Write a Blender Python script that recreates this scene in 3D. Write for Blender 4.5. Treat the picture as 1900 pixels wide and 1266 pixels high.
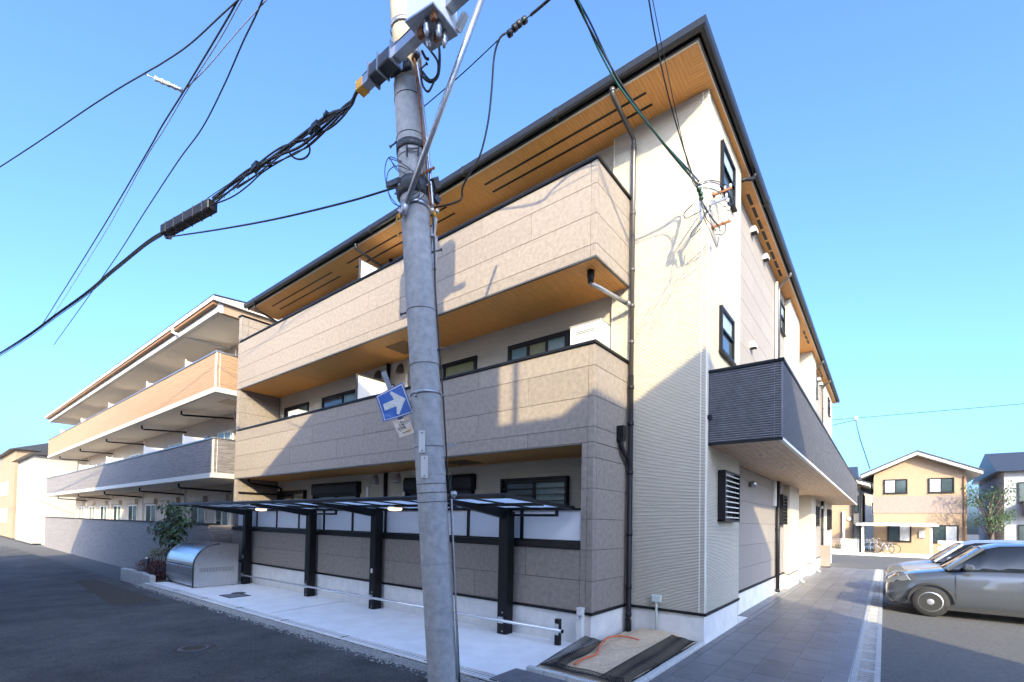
import bpy, bmesh, math, random
from mathutils import Vector, Matrix
random.seed(7)
for o in list(bpy.data.objects): bpy.data.objects.remove(o, do_unlink=True)
scene = bpy.context.scene
COL = scene.collection

# ------------------------------------------------------------------ camera
CAM = Vector((3.3405, -6.1416, 1.7569))
YAW, PIT, ROL = math.radians(38.346), math.radians(1.427), math.radians(1.048)
FPX, PPX, PPY = 876.72, 948.18, 947.58          # in the 1900 x 1266 picture
FW = Vector((-math.sin(YAW)*math.cos(PIT), math.cos(YAW)*math.cos(PIT), math.sin(PIT)))
_r = Vector((math.cos(YAW), math.sin(YAW), 0)); _u = _r.cross(FW)
RT = _r*math.cos(ROL) + _u*math.sin(ROL); UP = -_r*math.sin(ROL) + _u*math.cos(ROL)
cam = bpy.data.cameras.new('camera'); cam_o = bpy.data.objects.new('camera', cam); COL.objects.link(cam_o)
cam_o.matrix_world = Matrix(((RT.x, UP.x, -FW.x, CAM.x), (RT.y, UP.y, -FW.y, CAM.y), (RT.z, UP.z, -FW.z, CAM.z), (0, 0, 0, 1)))
cam.sensor_fit = 'HORIZONTAL'; cam.sensor_width = 36; cam.lens = FPX/1900*36
cam.shift_x = (950-PPX)/1900; cam.shift_y = (PPY-633)/1900
cam.clip_start = .05; cam.clip_end = 1500
scene.camera = cam_o

# ------------------------------------------------------------------ light
SUN = Vector((.607, -.690, .394)).normalized()
EL = math.asin(SUN.z); AZ = math.atan2(SUN.x, SUN.y)
world = bpy.data.worlds.new('World'); scene.world = world; world.use_nodes = True
wn = world.node_tree.nodes; wl = world.node_tree.links
sky = wn.new('ShaderNodeTexSky'); sky.sky_type = 'NISHITA'; sky.sun_disc = False
sky.sun_elevation = EL; sky.sun_rotation = AZ; sky.altitude = 0
sky.air_density = 0.78; sky.dust_density = 4.5; sky.ozone_density = 8.0
wl.new(sky.outputs[0], wn['Background'].inputs[0]); wn['Background'].inputs[1].default_value = .15
sl = bpy.data.lights.new('sun', 'SUN'); sl.energy = 2.0; sl.angle = math.radians(.53); sl.color = (1, .84, .50)
so = bpy.data.objects.new('sun', sl); COL.objects.link(so)
so.rotation_euler = SUN.to_track_quat('Z', 'Y').to_euler(); so.location = (20, -20, 30)
scene.view_settings.view_transform = 'Standard'; scene.view_settings.look = 'None'
scene.view_settings.exposure = 2.3; scene.view_settings.gamma = 1; scene.view_settings.use_curve_mapping = False
scene.render.engine = 'CYCLES'

# ------------------------------------------------------------------ photo pixel -> place
def ray(a, b): return FW + RT*((a-PPX)/FPX) - UP*((b-PPY)/FPX)
def at_d(a, b, d): return CAM + ray(a, b)*d
def at_x(a, b, x): r = ray(a, b); return CAM + r*((x-CAM.x)/r.x)
def at_y(a, b, y): r = ray(a, b); return CAM + r*((y-CAM.y)/r.y)
def at_z(a, b, z): r = ray(a, b); return CAM + r*((z-CAM.z)/r.z)

# ------------------------------------------------------------------ materials
def mat(name, col, rough=.6, metal=0., var=0., vscale=6., bump=0., bscale=60., spec=.5, col2=None, detail=4, objvar=0.):
    m = bpy.data.materials.new(name); m.use_nodes = True
    nt = m.node_tree; n = nt.nodes; l = nt.links; b = n['Principled BSDF']
    b.inputs['Base Color'].default_value = (*col, 1); b.inputs['Roughness'].default_value = rough
    b.inputs['Metallic'].default_value = metal; b.inputs['Specular IOR Level'].default_value = spec
    g = n.new('ShaderNodeNewGeometry')
    if var or objvar:
        t = n.new('ShaderNodeTexNoise'); t.inputs['Scale'].default_value = vscale; t.inputs['Detail'].default_value = detail
        t.inputs['Roughness'].default_value = .65
        l.new(g.outputs['Position'], t.inputs['Vector'])
        r = n.new('ShaderNodeValToRGB'); r.color_ramp.elements[0].position = .32; r.color_ramp.elements[1].position = .68
        c2 = col2 or tuple(c*(1+var) for c in col); c1 = tuple(c*(1-var) for c in col) if not col2 else col
        r.color_ramp.elements[0].color = (*c1, 1); r.color_ramp.elements[1].color = (*c2, 1)
        l.new(t.outputs[0], r.inputs[0])
        out = r.outputs[0]
        if objvar:
            oi = n.new('ShaderNodeObjectInfo'); mr = n.new('ShaderNodeMapRange')
            mr.inputs[3].default_value = 1-objvar; mr.inputs[4].default_value = 1+objvar
            l.new(oi.outputs['Random'], mr.inputs[0])
            hs = n.new('ShaderNodeHueSaturation'); l.new(mr.outputs[0], hs.inputs['Value']); l.new(out, hs.inputs['Color']); out = hs.outputs[0]
        l.new(out, b.inputs['Base Color'])
    if bump:
        t2 = n.new('ShaderNodeTexNoise'); t2.inputs['Scale'].default_value = bscale; t2.inputs['Detail'].default_value = 5
        l.new(g.outputs['Position'], t2.inputs['Vector'])
        bp = n.new('ShaderNodeBump'); bp.inputs['Strength'].default_value = bump; bp.inputs['Distance'].default_value = .01
        l.new(t2.outputs[0], bp.inputs['Height']); l.new(bp.outputs[0], b.inputs['Normal'])
    return m

def ridged(name, col, pitch, depth, axis='Z', warp=.25, rough=.65, dark=.75, second=None, stretch=1.):
    """siding / boards with fine parallel relief (pitch in metres)"""
    m = bpy.data.materials.new(name); m.use_nodes = True
    nt = m.node_tree; n = nt.nodes; l = nt.links; b = n['Principled BSDF']
    b.inputs['Roughness'].default_value = rough
    g = n.new('ShaderNodeNewGeometry'); sp = n.new('ShaderNodeSeparateXYZ'); l.new(g.outputs['Position'], sp.inputs[0])
    mp = n.new('ShaderNodeMapping'); l.new(g.outputs['Position'], mp.inputs[0])
    mp.inputs['Scale'].default_value = {'Z': (3*stretch, 3*stretch, 22), 'X': (22, 3, 3), 'Y': (3, 22, 3), 'D': (3, 3, 3)}[axis]
    nz = n.new('ShaderNodeTexNoise'); nz.inputs['Scale'].default_value = 1; nz.inputs['Detail'].default_value = 3; l.new(mp.outputs[0], nz.inputs['Vector'])
    m1 = n.new('ShaderNodeMath'); m1.operation = 'MULTIPLY_ADD'; m1.inputs[1].default_value = pitch*warp*4; l.new(nz.outputs[0], m1.inputs[0])
    l.new(sp.outputs[{'Z': 2, 'X': 0, 'Y': 1, 'D': 0}[axis]], m1.inputs[2])
    m2 = n.new('ShaderNodeMath'); m2.operation = 'MULTIPLY'; m2.inputs[1].default_value = 2*math.pi/pitch; l.new(m1.outputs[0], m2.inputs[0])
    m3 = n.new('ShaderNodeMath'); m3.operation = 'SINE'; l.new(m2.outputs[0], m3.inputs[0])
    rp = n.new('ShaderNodeValToRGB'); e = rp.color_ramp.elements
    e[0].position = 0; e[1].position = .45
    mr = n.new('ShaderNodeMapRange'); mr.inputs[1].default_value = -1; mr.inputs[2].default_value = 1; l.new(m3.outputs[0], mr.inputs[0]); l.new(mr.outputs[0], rp.inputs[0])
    e[0].color = (dark, dark, dark, 1); e[1].color = (1, 1, 1, 1)  # groove shade painted in: valleys of the relief get a darker colour
    t = n.new('ShaderNodeTexNoise'); t.inputs['Scale'].default_value = 1.2; t.inputs['Detail'].default_value = 6; l.new(mp.outputs[0], t.inputs['Vector'])
    rc = n.new('ShaderNodeValToRGB'); rc.color_ramp.elements[0].position = .3; rc.color_ramp.elements[1].position = .7
    s2 = second or tuple(c*.92 for c in col)
    rc.color_ramp.elements[0].color = (*s2, 1); rc.color_ramp.elements[1].color = (*col, 1); l.new(t.outputs[0], rc.inputs[0])
    mx = n.new('ShaderNodeMix'); mx.data_type = 'RGBA'; mx.blend_type = 'MULTIPLY'; mx.inputs[0].default_value = 1
    l.new(rc.outputs[0], mx.inputs[6]); l.new(rp.outputs[0], mx.inputs[7]); l.new(mx.outputs[2], b.inputs['Base Color'])
    bp = n.new('ShaderNodeBump'); bp.inputs['Strength'].default_value = 1; bp.inputs['Distance'].default_value = depth
    l.new(mr.outputs[0], bp.inputs['Height']); l.new(bp.outputs[0], b.inputs['Normal'])
    return m

M = {}
M['brown'] = mat('brown_siding', (.200, .166, .138), .75, var=.2, vscale=13, bump=.25, bscale=45, objvar=.05, col2=(.282, .238, .198), detail=6)
M['brown_core'] = mat('siding_joint', (.04, .035, .03), .9)
M['grey'] = mat('grey_siding', (.225, .196, .172), .75, var=.2, vscale=14, bump=.2, bscale=45, objvar=.04, col2=(.26, .23, .203), detail=6)
M['cream'] = ridged('cream_ridged_siding', (.60, .545, .44), .022, .008, 'Z', .16, .7, .52, (.55, .495, .39))
M['cream_plain'] = mat('cream_render', (.40, .355, .285), .75, var=.03, vscale=3, bump=.12, bscale=180)
M['trim_cream'] = mat('cream_trim', (.78, .73, .64), .5)
M['dark'] = mat('dark_ribbed_siding', (.15, .15, .165), .6, var=.2, vscale=9, objvar=.0)
M['black'] = mat('black_aluminium', (.006, .006, .007), .42, metal=.0, spec=.3, var=.15, vscale=3)
M['blackm'] = mat('black_coated_metal', (.010, .010, .012), .5, spec=.3, var=.2, vscale=5)
M['gutter'] = mat('gutter_black', (.014, .014, .016), .35, var=.15, vscale=4)
M['pipe_grey'] = mat('downpipe_bronze', (.06, .055, .052), .32, spec=.6)
M['white'] = mat('white_plastic', (.62, .61, .58), .45)
M['whitep'] = mat('white_panel', (.76, .74, .69), .6, var=.02, vscale=3)
M['conc'] = mat('foundation_concrete', (.64, .62, .59), .85, var=.10, vscale=4, bump=.15, bscale=90, detail=8)
M['apron'] = mat('apron_concrete', (.82, .80, .77), .8, var=.07, vscale=2.5, bump=.15, bscale=120, detail=8)
M['pole'] = mat('pole_concrete', (.38, .37, .36), .85, var=.2, vscale=11, bump=.3, bscale=160, detail=8)
M['steel'] = mat('stainless_steel', (.62, .62, .63), .28, metal=1., var=.06, vscale=9)
M['galv'] = mat('galvanised_steel', (.42, .43, .45), .4, metal=.85, var=.15, vscale=18)
M['darksteel'] = mat('dark_weathered_steel', (.07, .07, .075), .5, metal=.4, var=.3, vscale=25)
M['rust'] = mat('rusty_iron', (.26, .10, .04), .8, var=.4, vscale=40)
M['orange'] = mat('orange_cap', (.72, .35, .03), .5, var=.15, vscale=30)
M['cable'] = mat('black_cable', (.010, .012, .012), .5)
M['cable_green'] = mat('green_black_cable', (.006, .055, .035), .45)
M['cable_blue'] = mat('blue_cable', (.01, .03, .10), .45)
M['red'] = mat('red_plastic', (.45, .03, .03), .5)
M['hose'] = mat('orange_hose', (.62, .13, .05), .45, var=.1, vscale=30)
M['sand'] = mat('sandy_soil', (.52, .38, .23), .95, var=.2, vscale=18, bump=.6, bscale=120, col2=(.68, .53, .36), detail=10)
M['net'] = mat('black_netting', (.008, .008, .008), .5)
M['granite'] = mat('granite_kerb', (.50, .49, .46), .85, var=.45, vscale=110, bump=.5, bscale=60)
M['gravel'] = mat('gravel', (.33, .31, .28), .9, var=.7, vscale=70, objvar=0)
M['bluesign'] = mat('sign_blue', (.003, .085, .34), .35, var=.06, vscale=20)
M['signwhite'] = mat('sign_worn_white', (.62, .58, .50), .5, var=.12, vscale=30)
M['paper'] = mat('rust_stained_notice', (.72, .68, .60), .7, var=.2, vscale=14, col2=(.62, .40, .22))
M['ink'] = mat('faded_ink', (.07, .07, .08), .7)
M['leaf'] = mat('leaf_dark_green', (.045, .085, .03), .4, var=.35, vscale=5, objvar=0)
M['leaf_red'] = mat('leaf_red_brown', (.12, .035, .025), .5, var=.4, vscale=9)
M['leaf_yel'] = mat('leaf_yellow_green', (.16, .16, .03), .5, var=.4, vscale=9)
M['bark'] = mat('bark', (.09, .065, .05), .9, var=.3, vscale=30, bump=.5, bscale=50)
M['peach'] = ridged('peach_siding', (.36, .225, .13), .05, .006, 'Z', .5, .7, .82, stretch=.5)
M['peachp'] = mat('peach_render', (.29, .20, .125), .8, var=.05, vscale=3)
M['nbr_dark'] = ridged('neighbour_grey_siding', (.24, .215, .205), .05, .008, 'Z', 1.0, .7, .6, stretch=.5)
M['nbr_wall'] = mat('neighbour_beige', (.55, .44, .33), .75, var=.05, vscale=3)
M['nbr_soff'] = mat('neighbour_soffit', (.80, .71, .60), .8, var=.03, vscale=2)
M['roofwhite'] = mat('white_fascia', (.52, .49, .44), .55)
M['browntrim'] = mat('brown_trim', (.24, .12, .05), .6)
M['lot'] = mat('lot_asphalt', (.085, .083, .08), .9, var=.25, vscale=20, bump=.3, bscale=150)
M['boxwhite'] = mat('enamel_white', (.86, .85, .82), .4, var=.03, vscale=5)
M['grate'] = mat('grate_concrete', (.34, .34, .335), .85, var=.12, vscale=8, bump=.2, bscale=90)
M['opp'] = mat('opposite_white_render', (.74, .72, .68), .8, var=.04, vscale=3)
M['roof'] = mat('dark_roof_metal', (.03, .032, .036), .45, var=.15, vscale=5)
M['houseA'] = mat('render_warm_white', (.36, .325, .275), .8, var=.06, vscale=3)
M['houseB'] = mat('render_grey', (.28, .28, .285), .8, var=.06, vscale=3)
M['greyhouse'] = ridged('dark_grey_cladding', (.11, .105, .10), .14, .012, 'Z', .05, .7, .5)
M['tyre'] = mat('tyre_rubber', (.015, .015, .016), .85)
M['meter'] = mat('brown_panel', (.22, .165, .135), .6, var=.1, vscale=8)
M['carlight'] = mat('car_lamp', (.16, .17, .18), .08)
M['carpaint'] = mat('car_paint_grey', (.09, .10, .115), .22, metal=.5, spec=.6)
for _k in ('carpaint',):
    M[_k].node_tree.nodes['Principled BSDF'].inputs['Coat Weight'].default_value = 1.
M['rail'] = mat('bright_steel_rail', (.72, .72, .72), .25, metal=.55)
M['porcelain'] = mat('grey_porcelain', (.42, .41, .39), .3)
M['carglass'] = mat('car_glass', (.008, .009, .010), .04, spec=.7)
M['carpaint2'] = mat('car_paint_silver', (.42, .43, .45), .25, metal=.6, spec=.6)
M['jbox'] = mat('grey_green_plastic', (.47, .52, .48), .5)
M['soil'] = mat('dark_soil', (.06, .045, .03), .95, var=.4, vscale=30, bump=.6, bscale=60)

def soffit_wood(name, c1, c2, axis, pitch):
    m = ridged(name, c1, pitch, .0025, axis, .0, .55, .86, c2)
    return m
M['wood'] = soffit_wood('soffit_wood_boards', (.92, .44, .125), (.80, .35, .09), 'X', .055)
M['woody'] = soffit_wood('soffit_wood_boards_cross', (.92, .44, .125), (.80, .35, .09), 'Y', .055)
M['palewood'] = soffit_wood('pale_wood_boards', (.70, .50, .33), (.52, .33, .20), 'X', .11)

def glassmat(name, col, rough=.06, spec=.8):
    m = mat(name, col, rough, spec=spec, var=.25, vscale=1.3); return m
M['glass'] = glassmat('window_glass', (.035, .05, .052))
M['glass_teal'] = glassmat('window_frosted_teal', (.10, .16, .15), .18)
M['glass_olive'] = glassmat('window_blind_olive', (.15, .15, .05), .25)
M['glass_blue'] = glassmat('window_painted_reflection', (.30, .38, .45), .08)  # pale reflection put into the glass colour itself
M['glass_white'] = glassmat('window_curtain_white', (.42, .42, .40), .15)

m = bpy.data.materials.new('frosted_screen'); m.use_nodes = True; nt = m.node_tree; b = nt.nodes['Principled BSDF']
b.inputs['Base Color'].default_value = (.86, .88, .92, 1); b.inputs['Roughness'].default_value = .25
tr = nt.nodes.new('ShaderNodeBsdfTranslucent'); tr.inputs[0].default_value = (.75, .78, .82, 1)
mx = nt.nodes.new('ShaderNodeMixShader'); mx.inputs[0].default_value = .2
nt.links.new(b.outputs[0], mx.inputs[1]); nt.links.new(tr.outputs[0], mx.inputs[2]); nt.links.new(mx.outputs[0], nt.nodes['Material Output'].inputs[0])
M['frost'] = m
m = bpy.data.materials.new('polycarbonate_sheet'); m.use_nodes = True; nt = m.node_tree; b = nt.nodes['Principled BSDF']
b.inputs['Base Color'].default_value = (.5, .6, .66, 1); b.inputs['Roughness'].default_value = .15
tp = nt.nodes.new('ShaderNodeBsdfTransparent'); tp.inputs[0].default_value = (.80, .90, .96, 1)
tr = nt.nodes.new('ShaderNodeBsdfTranslucent'); tr.inputs[0].default_value = (.86, .94, 1, 1)
mx = nt.nodes.new('ShaderNodeMixShader'); mx.inputs[0].default_value = .35
mx2 = nt.nodes.new('ShaderNodeMixShader'); mx2.inputs[0].default_value = .15
nt.links.new(tr.outputs[0], mx.inputs[1]); nt.links.new(tp.outputs[0], mx.inputs[2]); nt.links.new(mx.outputs[0], mx2.inputs[1]); nt.links.new(b.outputs[0], mx2.inputs[2])
nt.links.new(mx2.outputs[0], nt.nodes['Material Output'].inputs[0]); M['poly'] = m
m = mat('lamp_diffuser', (.85, .8, .7), .4); m.node_tree.nodes['Principled BSDF'].inputs['Emission Color'].default_value = (1, .72, .42, 1)
m.node_tree.nodes['Principled BSDF'].inputs['Emission Strength'].default_value = .8; M['lamp'] = m

# tiles: dark grey porcelain with a soft cloudy print, slightly different piece by piece
M['tile'] = mat('porcelain_tile', (.10, .102, .112), .42, var=.25, vscale=3.5, bump=.06, bscale=90, objvar=.12, col2=(.155, .154, .160), detail=8)
M['grout'] = mat('tile_grout', (.66, .65, .63), .9)
# asphalt: dark, with worn lighter patches and fine grain
def asphalt():
    m = bpy.data.materials.new('asphalt'); m.use_nodes = True; n = m.node_tree.nodes; l = m.node_tree.links; b = n['Principled BSDF']
    g = n.new('ShaderNodeNewGeometry')
    def noise(s, d):
        t = n.new('ShaderNodeTexNoise'); t.inputs['Scale'].default_value = s; t.inputs['Detail'].default_value = d; t.inputs['Roughness'].default_value = .7
        l.new(g.outputs['Position'], t.inputs['Vector']); return t.outputs[0]
    def ramp(i, a, c0, bb, c1):
        r = n.new('ShaderNodeValToRGB'); e = r.color_ramp.elements; e[0].position = a; e[1].position = bb
        e[0].color = (c0, c0*1.0, c0*1.0, 1); e[1].color = (c1, c1*.98, c1*.95, 1); l.new(i, r.inputs[0]); return r.outputs[0]
    big = ramp(noise(1.1, 8), .36, .032, .68, .085); fine = ramp(noise(38, 6), .36, .50, .68, 1.75)
    mx = n.new('ShaderNodeMix'); mx.data_type = 'RGBA'; mx.blend_type = 'MULTIPLY'; mx.inputs[0].default_value = 1
    l.new(big, mx.inputs[6]); l.new(fine, mx.inputs[7]); l.new(mx.outputs[2], b.inputs['Base Color'])
    b.inputs['Roughness'].default_value = .82
    vo = n.new('ShaderNodeTexVoronoi'); vo.feature = 'DISTANCE_TO_EDGE'; vo.inputs['Scale'].default_value = .55
    wv = n.new('ShaderNodeVectorMath'); wv.operation = 'ADD'; tw_ = n.new('ShaderNodeTexNoise'); tw_.inputs['Scale'].default_value = 3.; tw_.inputs['Detail'].default_value = 6
    l.new(g.outputs['Position'], tw_.inputs['Vector']); l.new(g.outputs['Position'], wv.inputs[0]); l.new(tw_.outputs['Color'], wv.inputs[1]); l.new(wv.outputs[0], vo.inputs['Vector'])
    ck = ramp(vo.outputs['Distance'], .0, .35, .010, 1.0)
    mk = n.new('ShaderNodeMix'); mk.data_type = 'RGBA'; mk.blend_type = 'MULTIPLY'; mk.inputs[0].default_value = .7
    l.new(mx.outputs[2], mk.inputs[6]); l.new(ck, mk.inputs[7]); l.new(mk.outputs[2], b.inputs['Base Color'])
    bp = n.new('ShaderNodeBump'); bp.inputs['Strength'].default_value = .7; bp.inputs['Distance'].default_value = .006
    l.new(noise(160, 4), bp.inputs['Height']); l.new(bp.outputs[0], b.inputs['Normal']); return m
M['asphalt'] = asphalt()

# ------------------------------------------------------------------ building helpers
def tag(o, label=None, cat=None, group=None, kind=None):
    if label: o['label'] = label
    if cat: o['category'] = cat
    if group: o['group'] = group
    if kind: o['kind'] = kind
    return o
def thing(name, loc, label, cat, group=None, rz=0.):
    o = bpy.data.objects.new(name, None); o.empty_display_size = .2; COL.objects.link(o); o.location = loc; o.rotation_euler.z = rz
    return tag(o, label, cat, group)
def org(p):
    v = Vector((0, 0, 0))
    while p is not None: v = v + p.location; p = p.parent
    return v
def link(name, me, m, parent=None, loc=None):
    o = bpy.data.objects.new(name, me); COL.objects.link(o)
    if m is not None and not me.materials: me.materials.append(m if not isinstance(m, str) else M[m])
    if loc is not None: o.location = loc
    if parent is not None: o.parent = parent
    return o
class MB:
    """collects faces in world space; build() links them as one mesh object"""
    def __init__(s): s.v = []; s.f = []; s.sm = []
    def face(s, pts, smooth=False):
        i = len(s.v); s.v += [Vector(p) for p in pts]; s.f.append(list(range(i, i+len(pts)))); s.sm.append(smooth); return s
    def grid(s, rows, smooth=True, close=False, flip=False):
        n = len(rows[0]); i0 = len(s.v)
        for r in rows: s.v += [Vector(p) for p in r]
        for a in range(len(rows)-1):
            for b in range(n if close else n-1):
                c = (b+1) % n; q = [i0+a*n+b, i0+a*n+c, i0+(a+1)*n+c, i0+(a+1)*n+b]
                s.f.append(q[::-1] if flip else q); s.sm.append(smooth)
        return s
    def box(s, x0, x1, y0, y1, z0, z1):
        p = [(x, y, z) for z in (z0, z1) for y in (y0, y1) for x in (x0, x1)]; i = len(s.v); s.v += [Vector(q) for q in p]
        for q in ((0, 2, 3, 1), (4, 5, 7, 6), (0, 1, 5, 4), (2, 6, 7, 3), (0, 4, 6, 2), (1, 3, 7, 5)): s.f.append([i+k for k in q]); s.sm.append(False)
        return s
    def obox(s, c, ax, ay, az, hx, hy, hz):
        """oriented box: centre, three unit axes, half sizes"""
        c = Vector(c); i = len(s.v)
        for k in (-1, 1):
            for j in (-1, 1):
                for h in (-1, 1): s.v.append(c+ax*hx*h+ay*hy*j+az*hz*k)
        for q in ((0, 2, 3, 1), (4, 5, 7, 6), (0, 1, 5, 4), (2, 6, 7, 3), (0, 4, 6, 2), (1, 3, 7, 5)): s.f.append([i+k for k in q]); s.sm.append(False)
        return s
    def bar(s, a, b, w, h, up=(0, 0, 1)):
        a = Vector(a); b = Vector(b); d = (b-a); L = d.length; d.normalize(); up = Vector(up)
        x = d.cross(up)
        if x.length < 1e-4: x = d.cross(Vector((1, 0, 0)))
        x.normalize(); z = x.cross(d); return s.obox((a+b)/2, x, d, z, w/2, L/2, h/2)
    def tube(s, pts, r, n=8, cap=True, closed=False):
        pts = [Vector(p) for p in pts]; N = len(pts); rr = r if isinstance(r, (list, tuple)) else [r]*N
        rows = []; px = None
        for i, p in enumerate(pts):
            t = (pts[min(i+1, N-1)]-pts[max(i-1, 0)])
            if closed: t = pts[(i+1) % N]-pts[i-1]
            if t.length < 1e-9: t = Vector((0, 0, 1))
            t.normalize()
            if px is None:
                px = t.cross(Vector((0, 0, 1)))
                if px.length < .05: px = t.cross(Vector((1, 0, 0)))
            px = px - t*px.dot(t); px.normalize(); py = t.cross(px)
            rows.append([p+px*(rr[i]*math.cos(2*math.pi*k/n))+py*(rr[i]*math.sin(2*math.pi*k/n)) for k in range(n)])
        if closed: rows.append(rows[0])
        s.grid(rows, True, True)
        if cap and not closed: s.face(rows[0]); s.face(rows[-1][::-1])
        return s
    def prism(s, poly, a, b, smooth=False):
        """poly: list of points; swept from offset a to offset b (vectors)"""
        a = Vector(a); b = Vector(b); P = [Vector(p) for p in poly]; n = len(P)
        s.face([p+a for p in P][::-1]); s.face([p+b for p in P])
        for i in range(n): j = (i+1) % n; s.face([P[i]+a, P[j]+a, P[j]+b, P[i]+b], smooth)
        return s
    def lathe(s, c, prof, axis=(0, 0, 1), n=16, cap=True):
        ax = Vector(axis).normalized(); x = ax.orthogonal().normalized(); y = ax.cross(x); c = Vector(c)
        rows = [[c+ax*h+x*(r*math.cos(2*math.pi*k/n))+y*(r*math.sin(2*math.pi*k/n)) for k in range(n)] for r, h in prof]
        s.grid(rows, True, True)
        if cap: s.face(rows[0][::-1]); s.face(rows[-1])
        return s
    def build(s, name, m, parent=None, bevel=0., label=None):
        o0 = org(parent); me = bpy.data.meshes.new(name); me.from_pydata([v-o0 for v in s.v], [], s.f); me.update()
        me.polygons.foreach_set('use_smooth', s.sm)
        bm = bmesh.new(); bm.from_mesh(me); bmesh.ops.remove_doubles(bm, verts=bm.verts, dist=1e-5)
        if bevel: bmesh.ops.bevel(bm, geom=[e for e in bm.edges if e.is_manifold and e.calc_face_angle(0) > .6], offset=bevel, segments=1, affect='EDGES')
        bmesh.ops.recalc_face_normals(bm, faces=bm.faces); bm.to_mesh(me); bm.free()
        o = link(name, me, m, parent)
        if label: o['label'] = label
        return o
_boxes = {}
def boxo(name, x0, x1, y0, y1, z0, z1, m, parent=None, bevel=0.):
    """a box as its own object; alike boxes share mesh data"""
    d = (round(x1-x0, 4), round(y1-y0, 4), round(z1-z0, 4), m, bevel)
    if d not in _boxes:
        me = bpy.data.meshes.new(name); bm = bmesh.new(); bmesh.ops.create_cube(bm, size=1); bmesh.ops.scale(bm, vec=d[:3], verts=bm.verts)
        if bevel: bmesh.ops.bevel(bm, geom=bm.edges[:], offset=bevel, segments=1, affect='EDGES')
        bm.to_mesh(me); bm.free(); me.materials.append(M[m]); _boxes[d] = me
    return link(name, _boxes[d], None, parent, Vector(((x0+x1)/2, (y0+y1)/2, (z0+z1)/2))-org(parent))
def ext(P, k=4.):
    return [P[0]+(P[0]-P[1])*j for j in (k, k*.5, k*.25)]+P
def smooth_path(P, k=8):
    P = [Vector(p) for p in P]; out = []
    for i in range(len(P)-1):
        p0, p1, p2, p3 = P[max(i-1, 0)], P[i], P[i+1], P[min(i+2, len(P)-1)]
        for j in range(k):
            t = j/k; out.append(.5*((2*p1)+(p2-p0)*t+(2*p0-5*p1+4*p2-p3)*t*t+(3*p1-p0-3*p2+p3)*t**3))
    return out+[P[-1]]
def sag(a, b, s, n=24):
    a = Vector(a); b = Vector(b); return [a.lerp(b, i/n)-Vector((0, 0, s*4*(i/n)*(1-i/n))) for i in range(n+1)]
# ================================================================== main apartment building
S, H = .46, .455
W2, D1, D2 = 1.2546, 1.15, 3.21          # cream corner block
XL, GX = -12.5, 1.07                     # left end, plane of the grey side walls
YB = 1.25                                # back wall of the balconies
YE = 23.2                                # far end of the building
Z2, Z3, ZS = 2.962, 5.727, 8.40          # underside of the 2F and 3F balconies, eave soffit
bld = thing('apartment_building', (0, 1.2, 0), 'three storey apartment building with brown balconies, cream corner block and wood soffits', 'building')

def front(pl): return lambda a, d, z: (a, pl-d, z)
def side(pl): return lambda a, d, z: (pl+d, a, z)
def fbox(mb, F, a0, a1, d0, d1, z0, z1):
    p = F(a0, d0, z0); q = F(a1, d1, z1)
    return mb.box(min(p[0], q[0]), max(p[0], q[0]), min(p[1], q[1]), max(p[1], q[1]), z0, z1)
def fboxo(name, F, a0, a1, d0, d1, z0, z1, m, parent, bevel=0.):
    p = F(a0, d0, z0); q = F(a1, d1, z1)
    return boxo(name, min(p[0], q[0]), max(p[0], q[0]), min(p[1], q[1]), max(p[1], q[1]), z0, z1, m, parent, bevel)
def window(parent, F, a0, a1, z0, z1, n=2, glass=('glass', 'glass'), fm='black', t=.045, dep=.05, split=None, hang=False):
    mb = MB()
    fbox(mb, F, a0, a0+t, -.01, dep, z0, z1); fbox(mb, F, a1-t, a1, -.01, dep, z0, z1)
    fbox(mb, F, a0+t, a1-t, -.01, dep-.002, z1-t, z1); fbox(mb, F, a0+t, a1-t, -.01, dep-.002, z0, z0+t)
    fr = mb.build('window', fm and M[fm], parent)
    if hang:
        zc = z0+(z1-z0)*.52; fboxo('transom', F, a0+t, a1-t, 0, dep-.006, zc-.015, zc+.015, fm, fr)
        fboxo('pane', F, a0+t, a1-t, .004, .012, zc+.015, z1-t, glass[0], fr); fboxo('pane', F, a0+t, a1-t, .004, .010, z0+t, zc-.015, glass[1], fr)
    else:
        w = (a1-a0-2*t)/n
        for i in range(n):
            p0 = a0+t+w*i; p1 = p0+w; d = .006 if i % 2 else .018
            sb = MB(); e = .032
            fbox(sb, F, p0, p0+e, d-.004, d+.02, z0+t, z1-t); fbox(sb, F, p1-e, p1, d-.004, d+.02, z0+t, z1-t)
            fbox(sb, F, p0+e, p1-e, d-.004, d+.018, z1-t-e, z1-t); fbox(sb, F, p0+e, p1-e, d-.004, d+.018, z0+t, z0+t+e)
            sb.build('sash', M[fm], fr)
            fboxo('pane', F, p0+e, p1-e, d, d+.006, z0+t+e, z1-t-e, glass[i % len(glass)], fr)
    fboxo('sill', F, a0-.02, a1+.02, 0, dep+.025, z0-.025, z0-.001, fm, fr)
    return fr
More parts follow.
